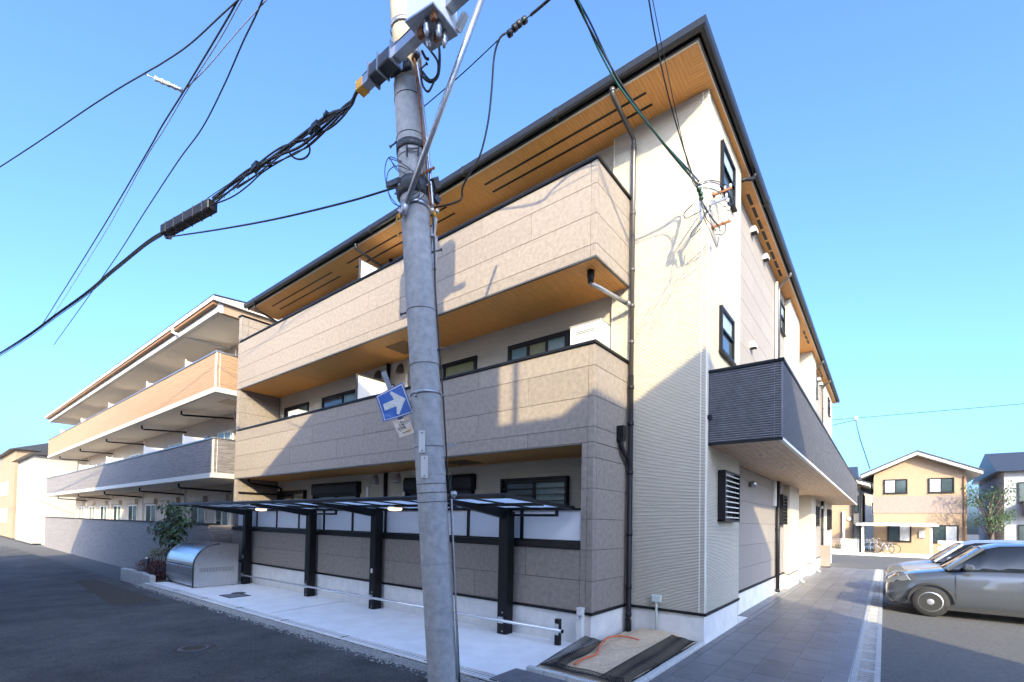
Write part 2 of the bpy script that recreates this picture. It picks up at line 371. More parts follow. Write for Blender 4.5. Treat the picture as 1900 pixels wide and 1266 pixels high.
def grille(fr, F, a0, a1, z0, z1, n, vert=0, d0=.06, d1=.12, m='blackm', barm=None):
    barm = barm or m
    mb = MB()
    fbox(mb, F, a0, a0+.03, d0-.05, d1, z0, z1); fbox(mb, F, a1-.03, a1, d0-.05, d1, z0, z1)
    fbox(mb, F, a0+.03, a1-.03, d1-.02, d1-.002, z1-.03, z1); fbox(mb, F, a0+.03, a1-.03, d1-.02, d1-.002, z0, z0+.03)
    mb.build('grille_frame', M[m], fr)
    for i in range(n):
        z = z0+.03+(z1-z0-.06)*(i+.5)/n
        fboxo('grille_bar', F, a0+.03, a1-.03, d1-.028, d1-.008, z-.008, z+.008, barm, fr)
    for i in range(vert):
        a = a0+(a1-a0)*(i+1)/(vert+1); fboxo('grille_upright', F, a-.008, a+.008, d1-.036, d1-.029, z0+.03, z1-.03, m, fr)

def siding(parent, F, a0, a1, z0, z1, m='brown', L=2.245, ph=(-1.2, -2.3), rev=False, corner=None, th=.016):
    """courses of fibre-cement boards, one object each, with recessed joints; a runs along the wall"""
    g = .0065; k = int(math.floor((z0-S)/H+1e-6)); rows = []
    while S+k*H < z1-1e-6:
        rows.append((max(z0, S+k*H), min(z1, S+(k+1)*H), k)); k += 1
    for r0, r1, k in rows:
        if r1-r0 < .03: continue
        js = [a0]; p = ph[0] if k % 2 else ph[1]
        c = p + L*math.ceil((a0-p)/L+1e-6)
        while c < a1-.02:
            if c > a0+.02: js.append(c)
            c += L
        if corner is not None and a0+.02 < corner < a1-.02: js = [j for j in js if abs(j-corner) > .15]; js.append(corner)
        js = sorted(js)+[a1]
        for i in range(len(js)-1):
            fboxo('siding_panel', F, js[i]+g/2, js[i+1]-g/2, 0, th, r0+g/2, r1-g/2, m, parent, .0015)

# ---- second and third floor balconies
def balcony(z0, z1, opening):
    """core wall, siding boards, cap, drip edge and soffit of one balcony; z0 underside, z1 top of the wall"""
    mb = MB(); mb.box(XL+.01, -.016, .016, .15, z0+.01, z1); mb.box(-.15, -.016, .15, D1, z0+.01, z1)
    core = mb.build('balcony_wall', M['brown_core'], bld)
    siding(core, front(.016), XL, 0, z0, z1, corner=-.1)
    siding(core, side(-.016), .001, D1-.01, z0, z1, L=9, ph=(.1, .1))
    c = MB(); c.box(-12.33, .03, -.03, .17, z1, z1+.045); c.box(-.17, .03, .17, D1, z1+.001, z1+.044)
    c.build('balcony_cap', M['black'], bld, .004)
    d = MB(); d.box(-12.28, -.21 if opening else .008, -.012, .03, z0-.022, z0+.004)
    if not opening: d.box(-.03, .008, .03, D1, z0-.0215, z0+.004)
    d.build('drip_edge', M['pipe_grey'], bld)
    s = MB(); s.box(-12.3, -.2 if opening else -.03, .03, YB-.002, z0-.008, z0+.03); s.build('balcony_soffit', M['wood'], bld)
    f = MB(); f.box(-12.3, -.15, .151, YB-.003, z0+.12, z0+.35); f.build('balcony_floor', M['conc'], bld)
balcony(Z2, 4.42, True); balcony(Z3, 7.184, False)

# ---- ground floor wall and the corner pier that carries the balcony
mb = MB(); mb.box(XL+.01, -.2, .016, .16, S, 1.38); mb.box(-.2, -.016, .016, .2, S, Z2-.002); mb.box(-.16, -.016, .2, D1, S, Z2-.002)
core = mb.build('ground_floor_wall', M['brown_core'], bld)
siding(core, front(.016), XL, -.2, S, 1.38)
siding(core, front(.016), -.2, 0, S, Z2-.0015, L=99, ph=(-.1, -.1))
siding(core, side(-.016), .001, D1-.01, S, Z2-.0015, L=9, ph=(.1, .1))
mb = MB(); mb.box(-.2, -.194, .02, .19, 1.47, Z2-.03); mb.build('pier_lining', M['trim_cream'], bld)
boxo('wall_cap', XL, -.2, -.035, .18, 1.38, 1.475, 'black', bld, .006)
# base flashing and foundation
mb = MB(); mb.box(XL, .022, -.022, .02, S-.04, S+.003); mb.box(-.02, .0215, .02, D1-.02, S-.0395, S+.0025)
mb.box(.0216, W2+.022, D1-.022, D1+.03, S-.04, S+.003); mb.box(W2-.02, W2+.0215, D1+.03, D2, S-.0395, S+.0025); mb.build('base_flashing', M['black'], bld)
mb = MB(); mb.box(XL+.005, -.008, .008, .3, -.4, S-.04); mb.box(-.3, -.009, .3, D1+.01, -.4, S-.041)
mb.box(-.5, W2-.012, D1+.012, D2, -.4, S-.04); mb.box(0, GX-.01, D2, YE, -.4, S-.02)
mb.build('foundation', M['conc'], bld)
# frosted screen above the wall
sc = MB(); sc.box(-12.3, -.2, .05, .11, 1.955, 1.99); sc.box(-12.3, -.2, .06, .10, 1.476, 1.50)
sc = sc.build('screen_rail', M['black'], bld)
xs = [-.2]+[-1.338-1.2065*i for i in range(9)]+[-12.3]
for i, x in enumerate(xs[1:-1]): boxo('screen_post', x-.028, x+.028, .055, .105, 1.50, 1.955, 'black', sc)
for i in range(len(xs)-1): boxo('screen_panel', xs[i+1]+(.028 if i < len(xs)-2 else 0), xs[i]-(.028 if i else 0), .076, .084, 1.50, 1.955, 'frost', sc)

# ---- end wall (wing) on the left
mb = MB(); mb.box(XL+.016, -12.316, .016, YB+.3, -.4, 8.0); wing = mb.build('wing_wall', M['brown_core'], bld)
siding(wing, front(.016), XL, -12.3, 4.466, 5.70, L=99); siding(wing, front(.016), XL, -12.3, 7.23, 8.0, L=99); siding(wing, front(.016), XL, -12.3, 1.48, Z2-.03, L=99)
siding(wing, side(-12.316), .0165, YB-.01, S, 8.0, L=9, ph=(.2, .2))
siding(wing, lambda a, d, z: (XL+.016-d, a, z), .0165, YB+.2, S, 8.0, L=9, ph=(.2, .2))
mb = MB(); mb.box(XL-.03, -12.27, -.03, YB+.3, 8.0, 8.045); mb.build('wing_cap', M['black'], bld, .004)
mb = MB(); mb.box(-12.298, -12.26, .05, 1.24, 2.50, 2.55); mb.build('wing_rail', M['black'], bld)

# ---- back walls of the balconies (cream ridged siding)
mb = MB(); mb.box(-12.3, -.3, YB, YB+.2, -.1, 8.42); mb.box(-.3, -.02, D1, YB+.2, S+.003, 8.41); mb.build('balcony_back_wall', M['cream'], bld)
mb = MB(); mb.box(-.02, W2, D1, D2, S+.003, 8.42); blk = mb.build('corner_block', M['cream'], bld)
mb = MB(); mb.box(W2-.09, W2-.078, D1-.006, D1, S+.003, 8.40); mb.box(W2-.012, W2+.004, D1-.004, D1+.012, S+.003, 8.40); mb.box(W2-.001, W2+.005, D1+.055, D1+.063, S+.003, 8.4)
mb.box(-.31, -.296, D1-.004, D1+.012, 3.3, 8.40); mb.build('corner_trim', M['trim_cream'], blk)

FB = front(YB)
for zf, lab in ((0, 1), (2.71, 2), (5.42, 3)):
    head = 2.60+zf
    if lab == 1:
        w = window(bld, FB, -2.68, -1.18, 1.62, 2.60, 2, ('glass', 'glass_teal')); grille(w, FB, -2.70, -1.16, 1.60, 2.62, 8)
        w = window(bld, FB, -12.04, -10.43, 1.62, 2.60, 2, ('glass', 'glass_teal')); grille(w, FB, -12.06, -10.41, 1.60, 2.62, 8)
        for a0, a1 in ((-5.68, -3.46), (-9.89, -7.61)):
            w = window(bld, FB, a0+.06, a1-.10, .6, 2.46, 2, ('glass', 'glass'))
            p = MB(); p.prism([(a0, YB-.001, 2.45), (a0, YB-.15, 2.45), (a0, YB-.16, 2.49), (a0, YB-.16, 2.70), (a0, YB-.13, 2.77), (a0, YB-.001, 2.77)], (0, 0, 0), (a1-a0, 0, 0)); p.build('shutter_box', M['blackm'], w)
            fboxo('shutter_guide', FB, a0, a0+.058, .0, .12, .6, 2.449, 'blackm', w); fboxo('shutter_guide', FB, a1-.098, a1-.04, .0, .12, .6, 2.449, 'blackm', w)
            fboxo('shutter_rail', FB, a0+.058, a1-.098, .06, .10, 2.40, 2.449, 'blackm', w)
    else:
        window(bld, FB, -2.63, -1.20, 3.40+zf-2.71, head, 3 if lab == 2 else 2, ('glass_teal', 'glass_olive', 'glass_teal'), t=.06)
        window(bld, FB, -4.56-.9, -3.50, 3.40+zf-2.71, head, 2, ('glass_olive', 'glass_olive'), t=.06)
        window(bld, FB, -9.64, -7.5, 3.40+zf-2.71, head, 2, ('glass', 'glass_teal'), t=.06)
        window(bld, FB, -11.92, -10.43, 3.40+zf-2.71, head, 2, ('glass', 'glass_teal'), t=.06)
    # bell shaped vent hoods and white duct covers
    for x in (-6.05, -6.95):
        h = MB(); zc = 2.80+zf
        rows = []
        for i in range(6):
            t = i/5; z = zc+.12-.24*t; r = .095*math.sin(math.pi/2*min(1, .25+t)); dep = .05+.12*math.sqrt(t)
            rows.append([(x+r*math.cos(a), YB-.0-dep*math.sin(a), z) for a in [math.pi*j/10 for j in range(11)]])
        h.grid(rows, True); h.face(rows[0]); h.face(rows[-1][::-1]); h.build('vent_hood', M['galv'] if lab < 2 else M['pipe_grey'], bld)
    fboxo('duct_cover', FB, -7.32, -7.24, .0, .06, 1.5+zf, 2.62+zf, 'white', bld, .008); fboxo('duct_cover', FB, -5.82, -5.74, .0, .06, 1.5+zf, 2.62+zf, 'white', bld, .008)
    mb = MB(); mb.tube([(-6.5, YB-.06, (0 if lab == 1 else 3.31+zf-2.71)), (-6.5, YB-.06, (Z2, Z3, ZS)[lab-1]-.02)], .045, 10); mb.build('downpipe', M['blackm'], bld)
    # partition between the two flats
    if lab > 1:
        pz = 3.32+zf-2.71; pt = (5.16, 7.88)[lab-2]
        pm = MB(); pm.box(-6.33, -6.30, .16, .20, pz, pt); pm.box(-6.33, -6.30, YB-.04, YB, pz, pt); pm.box(-6.33, -6.30, .20, YB-.04, pt-.03, pt); pm.box(-6.33, -6.30, .20, YB-.04, pz, pz+.03)
        pf = pm.build('partition_frame', M['pipe_grey'], bld); boxo('partition_panel', -6.322, -6.308, .20, YB-.04, pz+.03, pt-.03, 'whitep', pf)

# ---- eaves: soffit, white edge trim, fascia, gutter, roof
SX, SY = 1.335, .335                     # outer edge of the soffit
mb = MB()
mb.face([(-12.62, SY, ZS), (SX, SY, ZS), (W2-.4, D1+.02, ZS), (-12.62, D1+.02, ZS)]); mb.face([(-12.62, D1+.02, ZS), (-.25, D1+.02, ZS), (-.25, YB+.02, ZS), (-12.62, YB+.02, ZS)])
mb.build('eave_soffit', M['wood'], bld)
mb = MB(); mb.face([(SX, SY, ZS), (SX, YE+.9, ZS), (W2-.4, YE+.9, ZS), (W2-.4, D1+.02, ZS)]); mb.face([(W2-.4, D2-.05, ZS+.0), (W2-.4, YE, ZS), (.2, YE, ZS), (.2, D2-.05, ZS)]); mb.build('eave_soffit', M['woody'], bld)
mb = MB(); mb.box(-12.64, SX+.012, SY-.025, SY, ZS-.012, ZS+.01); mb.box(SX, SX+.0125, SY, YE+.9, ZS-.0115, ZS+.01); mb.build('soffit_edge', M['trim_cream'], bld)
mb = MB(); mb.box(-12.64, SX+.035, SY-.05, SY-.026, ZS-.005, ZS+.16); mb.box(SX+.013, SX+.0345, SY-.025, YE+.9, ZS-.0045, ZS+.16); mb.build('fascia', M['gutter'], bld)
prof = [(0, 0, .13), (0, 0, .05), (-.02, 0, .012), (-.05, 0, 0), (-.085, 0, .006), (-.108, 0, .035), (-.115, 0, .07), (-.118, 0, .125), (-.108, 0, .13), (-.104, 0, .07), (-.08, 0, .02), (-.03, 0, .02), (-.012, 0, .06), (-.01, 0, .13)]
GY, GXo = SY-.052, SX+.036
mb = MB()
rows = []
for (c, z) in [((-12.66), 0), (None, 0), (YE+.92, 1)]:
    if c is not None and z == 0: rows.append([Vector((c, GY+p[0], ZS+.015+p[2])) for p in prof])
    elif c is None: rows.append([Vector((GXo-p[0], GY+p[0], ZS+.015+p[2])) for p in prof])
    else: rows.append([Vector((GXo-p[0], c, ZS+.015+p[2])) for p in prof])
mb.grid(rows, False, True); mb.face(rows[0]); mb.face(rows[-1][::-1]); gut = mb.build('gutter', M['gutter'], bld)
for x in (-12.0, -9.3, -6.0, -3.0, -.9): mb = MB(); mb.box(x-.03, x+.03, GY-.121, GY-.005, ZS+.011, ZS+.147); mb.build('gutter_joint', M['gutter'], gut)
for y in (4.6, 8.0, 12.0, 17.0, 21.5): mb = MB(); mb.box(GXo+.005, GXo+.121, y-.03, y+.03, ZS+.011, ZS+.147); mb.build('gutter_joint', M['gutter'], gut)
zt = ZS+.165
mb = MB(); o = .13
A_ = (-12.75, SY-o, zt); B_ = (SX+o, SY-o, zt); C_ = (SX+o, YE+1.0, zt); D_ = (-12.75, YE+1.0, zt); xm = (A_[0]+B_[0])/2; hw = (B_[0]-A_[0])/2
R1 = (xm, A_[1]+hw, zt+.14*hw); R2 = (xm, C_[1]-hw, zt+.14*hw)
mb.face([A_, B_, R1]); mb.face([B_, C_, R2, R1]); mb.face([C_, D_, R2]); mb.face([D_, A_, R1, R2]); mb.face([D_, C_, B_, A_])
mb.box(A_[0], B_[0]+.003, A_[1]-.006, A_[1]+.05, zt-.022, zt-.001); mb.box(B_[0]-.05, B_[0]+.0035, A_[1]+.05, C_[1], zt-.022, zt-.001)
mb.build('roof', M['roof'], bld)
for a0, a1 in ((-2.84, .47), (-7.6, -3.92), (-11.75, -8.33)):
    for y in (.645, .895): boxo('soffit_vent', a0, a1, y-.022, y+.022, ZS-.004, ZS+.004, 'black', bld)
for y0, y1 in ((4.0, 8.2), (12.3, 14.0), (16.6, 19.0)):
    n = int((y1-y0)/.5)
    for i in range(n): boxo('soffit_vent', 1.17, 1.23, y0+i*.5, y0+i*.5+.40, ZS-.004, ZS+.004, 'black', bld)
boxo('soffit_hatch', -5.63, -4.97, .44, 1.02, Z3-.016, Z3-.007, 'browntrim', bld); boxo('soffit_hatch', -3.7, -3.05, .45, 1.02, Z2-.016, Z2-.007, 'browntrim', bld)

# ---- rainwater pipes
def pipe(pts, r=.034, m='pipe_grey', collars=(), n=10, name='downpipe', parent=None):
    parent = parent or bld
    mb = MB(); mb.tube(pts, r, n); p = mb.build(name, M[m], parent)
    for c, ax in collars:
        k = MB(); k.lathe(c, [(r+.002, -.03), (r+.008, -.028), (r+.008, .028), (r+.002, .03)], ax, 12, False); k.build('pipe_collar', M[m], p)
    return p
DX, DY = .085, 1.085
pipe([(.09, .27, 8.40), (.09, .28, 8.33), (.09, .33, 8.29), (DX, DY-.06, 8.16), (DX, DY-.01, 8.12), (DX, DY, 8.05), (DX, DY, 4.2)], .036, 'pipe_grey', [((.09, .275, 8.375), (0, 0, 1)), ((DX, DY, 8.02), (0, 0, 1)), ((DX, DY, 6.9), (0, 0, 1)), ((DX, DY, 5.95), (0, 0, 1)), ((DX, DY, 5.35), (0, 0, 1)), ((DX, DY, 4.75), (0, 0, 1))])
pipe([(DX, DY, 4.2), (DX, DY, .28), (DX, DY-.03, .2)], .042, 'blackm', [((DX, DY, 4.0), (0, 0, 1)), ((DX, DY, 3.4), (0, 0, 1)), ((DX, DY, 2.6), (0, 0, 1)), ((DX, DY, 1.6), (0, 0, 1)), ((DX, DY, .75), (0, 0, 1)), ((DX, DY, .3), (0, 0, 1))])
mb = MB(); mb.lathe((DX, DY, -.08), [(.05, 0), (.05, .28), (.044, .30)], n=12); mb.build('pipe_shoe', M['blackm'], bld)
pipe([(-.27, .33, 5.57), (-.27, .36, 5.53), (-.2, .48, 5.50), (.05, DY-.05, 5.36)], .034, 'galv', [((.05, DY-.09, 5.37), (.3, .9, -.1))])
mb = MB(); mb.lathe((-.27, .33, 5.53), [(.045, 0), (.05, .06), (.06, .10), (.062, .20)], n=14); mb.build('drain_outlet', M['black'], bld)
mb = MB(); mb.prism([(.004, .74, 3.32), (.12, .74, 3.32), (.12, .74, 3.16), (.10, .74, 3.08), (.004, .74, 3.08)], (0, 0, 0), (0, .12, 0)); mb.build('overflow_box', M['black'], bld)
pipe(smooth_path([(.06, .80, 3.09), (.06, .81, 3.0), (.065, .87, 2.92), (.075, .98, 2.84), (.08, 1.05, 2.76), (DX, DY, 2.62)], 4), .04, 'blackm')
pipe([(-6.66, .27, 8.40), (-6.66, .28, 8.30), (-6.6, YB-.1, 8.12), (-6.6, YB-.06, 7.5)], .033, 'gutter', [((-6.66, .275, 8.37), (0, 0, 1))])
pipe([(-12.1, .27, 8.40), (-12.1, .28, 8.30), (-12.18, 1.1, 8.12), (-12.18, YB-.06, 7.5)], .033, 'gutter', [((-12.1, .275, 8.37), (0, 0, 1))])
pipe([(-11.95, .2, Z2-.02), (-11.95, .2, 2.83), (-11.95, .26, 2.80), (-11.95, 1.1, 2.74), (-11.95, YB-.06, 2.7), (-11.95, YB-.06, 0)], .036, 'blackm', [((-11.95, .2, 2.9), (0, 0, 1)), ((-11.95, YB-.06, 2.6), (0, 0, 1))])

# ---- side facade (facing the path)
FS = side(W2)
for zf in (2.71, 5.42): window(bld, FS, 1.80, 2.60, 1.86+zf, 2.60+zf, 1, ('glass_blue', 'glass'), t=.05, hang=True)
w = window(bld, FS, 1.80, 2.72, 1.86, 2.62, 2, ('glass_white', 'glass')); grille(w, FS, 1.78, 2.74, 1.83, 2.65, 9, 1, m='blackm', barm='trim_cream')
FG = side(GX)
def grey_section(y0, y1):
    mb = MB(); mb.box(GX-.5, GX-.016, y0, y1, S, ZS+.01); c = mb.build('side_wall', M['brown_core'], bld)
    siding(c, side(GX-.016), y0, y1, S+.02, 2.96, 'grey', 1.82, (y0+1.1, y0+2.0)); siding(c, side(GX-.016), y0, y1, 4.05, ZS-.003, 'grey', 1.82, (y0+1.1, y0+2.0))
    mb = MB(); mb.box(GX-.02, GX+.02, y0, y1, S-.025, S+.018); mb.build('base_flashing', M['black'], c)
    return c
grey_section(D2+.01, 9.39); grey_section(16.02, 19.59)
mb = MB(); mb.box(GX-.02, W2-.01, D2, D2+.012, .0, ZS); mb.build('corner_trim', M['blackm'], blk)
def cream_pier(y0, y1, x1, x0=.3):
    mb = MB(); mb.box(x0, x1, y0, y1, S-.03, ZS+.01); p = mb.build('pier', M['cream_plain'], bld)
    mb = MB(); mb.box(x0, x1+.012, y0-.012, y1+.012, S-.05, S-.031); mb.build('base_flashing', M['blackm'], p)
    mb = MB(); mb.box(x0, x1-.012, y0+.012, y1-.012, -.2, S-.05); mb.build('pier_base', M['conc'], p); return p
cream_pier(9.4, 11.3, 1.205); cream_pier(14.6, 16.0, 1.205); cream_pier(19.6, YE, 1.205, -12)
mb = MB(); mb.box(-12.3, .3, 11.3, 14.6, -.1, ZS+.01); mb.build('entrance_back_wall', M['cream_plain'], bld)
mb = MB(); mb.box(-12.45, -12.2, YB+.2, YE, -.3, ZS); mb.build('rear_wall', M['cream_plain'], bld)
w = window(bld, FG, 8.42, 9.15, 1.86, 2.62, 2, ('glass_white', 'glass_white')); grille(w, FG, 8.40, 9.17, 1.83, 2.65, 8, 3, m='blackm')
w = window(bld, FG, 16.6, 17.6, 1.86, 2.62, 2, ('glass_white', 'glass_white')); grille(w, FG, 16.58, 17.62, 1.83, 2.65, 8, 3, m='blackm')
w = window(bld, side(1.205), 20.6, 21.6, 1.7, 2.62, 2, ('glass', 'glass')); grille(w, side(1.205), 20.58, 21.62, 1.68, 2.65, 8, 0, m='blackm')
for zf in (2.71, 5.42):
    window(bld, FG, 8.45, 9.15, 1.80+zf, 2.60+zf, 1, ('glass_blue', 'glass'), t=.05, hang=True); window(bld, FG, 16.6, 17.5, 1.80+zf, 2.6+zf, 1, ('glass_blue', 'glass'), t=.05, hang=True)
    window(bld, side(1.205), 20.8, 21.6, 1.80+zf, 2.6+zf, 1, ('glass_blue', 'glass'), t=.05, hang=True)
for y, dy in ((7.95, 0), (15.98+.2, 0), (19.3, 0)):
    pipe([(GXo+.05, y-.1, ZS), (GXo+.05, y-.1, ZS-.07), (GXo-.02, y-.08, ZS-.11), (GX+.09, y, ZS-.25), (GX+.07, y, ZS-.35), (GX+.07, y, 4.1)], .036, 'pipe_grey', [((GX+.07, y, 7.2), (0, 0, 1)), ((GX+.07, y, 6.0), (0, 0, 1)), ((GX+.07, y, 5.0), (0, 0, 1))])
    pipe([(GX+.07, y, 2.96), (GX+.07, y, .06)], .048, 'blackm', [((GX+.07, y, 2.8), (0, 0, 1)), ((GX+.07, y, 1.7), (0, 0, 1)), ((GX+.07, y, .1), (0, 0, 1))])
pipe([(GXo+.05, 3.5, ZS), (GXo+.05, 3.5, ZS-.06), (GXo, 3.45, ZS-.10), (W2+.05, 3.28, ZS-.17), (GX+.1, 3.25, ZS-.2)], .034, 'blackm', [((GXo+.05, 3.5, ZS-.03), (0, 0, 1))])
pipe([(GX+.05, 7.75, 8.2), (GX+.05, 7.75, 4.1)], .03, 'trim_cream'); boxo('duct_cover', GX, GX+.07, 7.68, 7.76, 2.3, 2.95, 'white', bld, .008)
# little box vents on the grey side wall and wall lamps
for y, z in ((4.95, 5.66), (4.95, 8.17), (6.25, 8.17), (17.9, 8.17), (18.7, 8.17)):
    mb = MB(); mb.prism([(GX, y-.08, z-.06), (GX+.13, y-.08, z-.06), (GX+.13, y-.08, z), (GX+.09, y-.08, z+.07), (GX, y-.08, z+.07)], (0, 0, 0), (0, .16, 0)); v = mb.build('box_vent', M['white'], bld)
    boxo('vent_louvre', GX+.02, GX+.12, y-.065, y+.065, z-.075, z-.061, 'blackm', v)
for y in (4.9, 18.6):
    mb = MB(); mb.lathe((GX, y, 2.66), [(.05, 0), (.05, .02), (.018, .025), (.018, .07)], (1, 0, 0)); lm = mb.build('wall_lamp', M['pipe_grey'], bld)
    mb = MB(); mb.lathe((GX+.09, y, 2.59), [(.065, 0), (.068, .10), (.055, .13), (.02, .14)], n=16); mb.build('lamp_shade', M['galv'], lm)

# ---- dark ribbed access balcony along the side
BX, BY0, BY1, BZ0, BZ1 = 2.238, 1.25, 23.9, 2.973, 4.06
def ribs(mb, F, a0, a1, z0, z1, pitch=.0345):
    n = int(round((z1-z0)/pitch)); p = (z1-z0)/n
    for i in range(n):
        z = z0+i*p; mb.grid([[F(a0, d, z+p*zz), F(a1, d, z+p*zz)] for zz, d in ((.20, 0), (.24, .010), (.40, .017), (.72, .017), (.90, .010), (.94, 0))], False)
mb = MB(); mb.box(W2+.001, BX-.018, BY0+.018, BY0+.14, BZ0+.01, BZ1); mb.box(BX-.14, BX-.018, BY0+.14, BY1, BZ0+.01, BZ1); mb.box(GX, BX-.14, BY1-.12, BY1-.001, BZ0+.01, BZ1)
db = mb.build('access_balcony_wall', M['blackm'], bld)  # black backing paints the shade in the gaps between the ribs
mb = MB(); ribs(mb, front(BY0+.0175), W2+.002, BX-.105, BZ0+.03, BZ1-.002); mb.build('ribbed_cladding', M['dark'], db)
mb = MB(); ribs(mb, front(BY0+.0175), BX-.1, BX-.004, BZ0+.03, BZ1-.002); mb.build('ribbed_cladding', M['dark'], db)
for i in range(8):
    y0 = BY0+(BY1-BY0)*i/8+.003; y1 = BY0+(BY1-BY0)*(i+1)/8-.003
    mb = MB(); ribs(mb, side(BX-.0175), y0, y1, BZ0+.03, BZ1-.002); mb.build('ribbed_cladding', M['dark'], db)
mb = MB(); mb.box(BX-.02, BX+.001, BY0-.001, BY0+.02, BZ0+.03, BZ1-.003); mb.box(BX-.106, BX-.099, BY0-.002, BY0+.016, BZ0+.03, BZ1-.003); mb.build('cladding_trim', M['dark'], db)
mb = MB(); mb.box(W2+.001, BX+.02, BY0-.02, BY0+.16, BZ1, BZ1+.045); mb.box(BX-.16, BX+.0195, BY0+.16, BY1+.02, BZ1+.0005, BZ1+.0445); mb.build('access_balcony_cap', M['black'], bld, .004)
mb = MB(); mb.box(W2+.002, BX+.004, BY0-.004, BY0+.02, BZ0-.01, BZ0+.029); mb.build('drip_edge', M['blackm'], bld)
mb = MB(); mb.box(BX-.05, BX+.0035, BY0+.02, BY1, BZ0-.009, BZ0+.0285); mb.build('drip_edge', M['trim_cream'], bld)
mb = MB(); mb.box(.3, BX-.05, D2, BY1, BZ0-.005, BZ0+.02); mb.box(W2, BX-.05, BY0+.02, D2, BZ0-.0045, BZ0+.02); sf = mb.build('access_balcony_soffit', M['palewood'], bld)
mb = MB(); mb.box(GX, BX-.14, D2+.01, BY1-.12, BZ0+.15, BZ0+.32); mb.build('access_balcony_floor', M['conc'], bld)
for y in (2.68, 4.8, 6.86, 9.35, 11.6, 14.2, 17.0, 20.0):
    mb = MB(); mb.lathe((1.70, y, BZ0-.011), [(.055, 0), (.06, .003), (.06, .007)], n=18); dl = mb.build('downlight', M['trim_cream'], bld)
    mb = MB(); mb.lathe((1.70, y, BZ0-.0125), [(.04, 0), (.04, .0012)], n=18); mb.build('lamp_lens', M['darksteel'], dl)
boxo('small_box', W2+.002, W2+.06, BY0-.05, BY0-.003, 3.36, 3.42, 'blackm', bld)
# junction box, conduit, service bracket with insulators at the corner
mb = MB(); mb.box(.465, .612, D1-.075, D1, .552, .664); jb = mb.build('junction_box', M['jbox'], bld, .008)
pipe([(.54, D1-.045, .551), (.54, D1-.045, .48), (.545, D1-.05, -.05)], .018, 'jbox', parent=jb, name='conduit')
for dx in (.015, .13): boxo('screw', .465+dx-.005, .465+dx+.005, D1-.078, D1-.0751, .60, .61, 'steel', jb)
def bracket(y, z, rusty):
    mb = MB(); mb.box(W2+.002, W2+.02, y-.05, y+.05, z-.022, z+.022); mb.box(W2+.02, W2+.27, y-.012, y+.012, z-.014, z+.014)
    b = mb.build('service_bracket', M['rust' if rusty else 'galv'], bld)
    for i in range(3):
        mb = MB(); mb.lathe((W2+.09+.08*i, y, z+.02), [(.012, 0), (.02, .012), (.012, .024), (.02, .036), (.010, .05)], n=10); mb.build('insulator', M['white'], b)
bracket(1.42, 6.90, True); bracket(1.36, 6.36, True); bracket(1.16+.03, 6.62, False)
# outlets by the piers and the brown meter screen
for x, y in ((1.26, 11.36), (1.26, 16.1)):
    pipe([(x, y, .55), (x, y, .12), (x+.03, y, .05), (x+.1, y, .04)], .03, 'white')
# ================================================================== ground, road, apron, path
def gz(x, y=0): return -.02+.012*min(x, 0)
def strip(name, x0, x1, y0, y1, dz, m, nx=24, ny=1, kind='structure', parent=None, skirt=0.):
    mb = MB(); rows = []
    for j in range(ny+1):
        yy = (lambda x: y0(x)+(y1(x)-y0(x))*j/ny)
        rows.append([(x0+(x1-x0)*i/nx, yy(x0+(x1-x0)*i/nx), gz(x0+(x1-x0)*i/nx)+dz) for i in range(nx+1)])
    mb.grid(rows, False)
    if skirt:
        mb.grid([rows[0], [(p[0], p[1], p[2]-skirt) for p in rows[0]]], False)
    o = mb.build(name, M[m], parent)
    if kind: tag(o, kind=kind)
    return o
DRY = lambda x: -1.93-.012*x*.6                     # centre line of the drain channel
mb = MB(); g = 400
mb.face([(-g, -g, -.62), (g, -g, -.62), (g, g, -.62), (-g, g, -.62)]); tag(mb.build('ground', M['lot']), kind='structure')
RW = lambda x: DRY(x)-.30
strip('road', -120, 40, lambda x: -7.6, RW, -.045, 'asphalt', 80)
ap = strip('apron', -13.4, .0, lambda x: DRY(x)+.1, lambda x: .02, 0, 'apron', 40, skirt=.1)
mb = MB(); mb.bar((-6.03, -1.80, gz(-6.03)+.003), (-6.25, -.01, gz(-6.25)+.003), .012, .002); mb.build('expansion_joint', M['darksteel'], ap)
strip('verge', -13.6, 6, RW, lambda x: DRY(x)-.09, -.05, 'gravel', 40)
strip('road_patch', -16, -9.6, lambda x: -3.3-.06*(x+12), lambda x: -2.55, -.041, 'soil', 6)
# channel of narrow concrete strips with grooves between
mb = MB(); rows = []
pf = [(-.09, -.03), (-.085, -.012), (-.058, -.012), (-.057, -.05), (-.037, -.05), (-.036, -.013), (-.010, -.013), (-.009, -.06), (.015, -.06), (.016, -.011), (.042, -.011), (.043, -.05), (.063, -.05), (.064, -.003), (.1, 0)]
for p in pf: rows.append([(x, DRY(x)+p[0], gz(x)+p[1]) for x in [-13.6+i*.5 for i in range(32)]])
mb.grid(rows, False); dch = mb.build('drain_channel', M['apron']); tag(dch, 'long narrow slotted drain channel between the pale apron and the road', 'drain')
for off, w in ((-.047, .016), (.003, .020), (.053, .016)):
    mb = MB(); xs2 = [-13.6+i*.5 for i in range(32)]
    mb.grid([[(x, DRY(x)+off+d, gz(x)-.016) for x in xs2] for d in (-w/2, w/2)], False); mb.build('slot', M['darksteel'], dch)  # dark strip laid over each groove, painting in its shade
for i in range(8):
    x = -13.0+i*1.95; mb = MB(); mb.box(x-.004, x+.004, DRY(x)-.088, DRY(x)+.098, gz(x)-.011, gz(x)-.003); mb.build('channel_joint', M['darksteel'], dch)
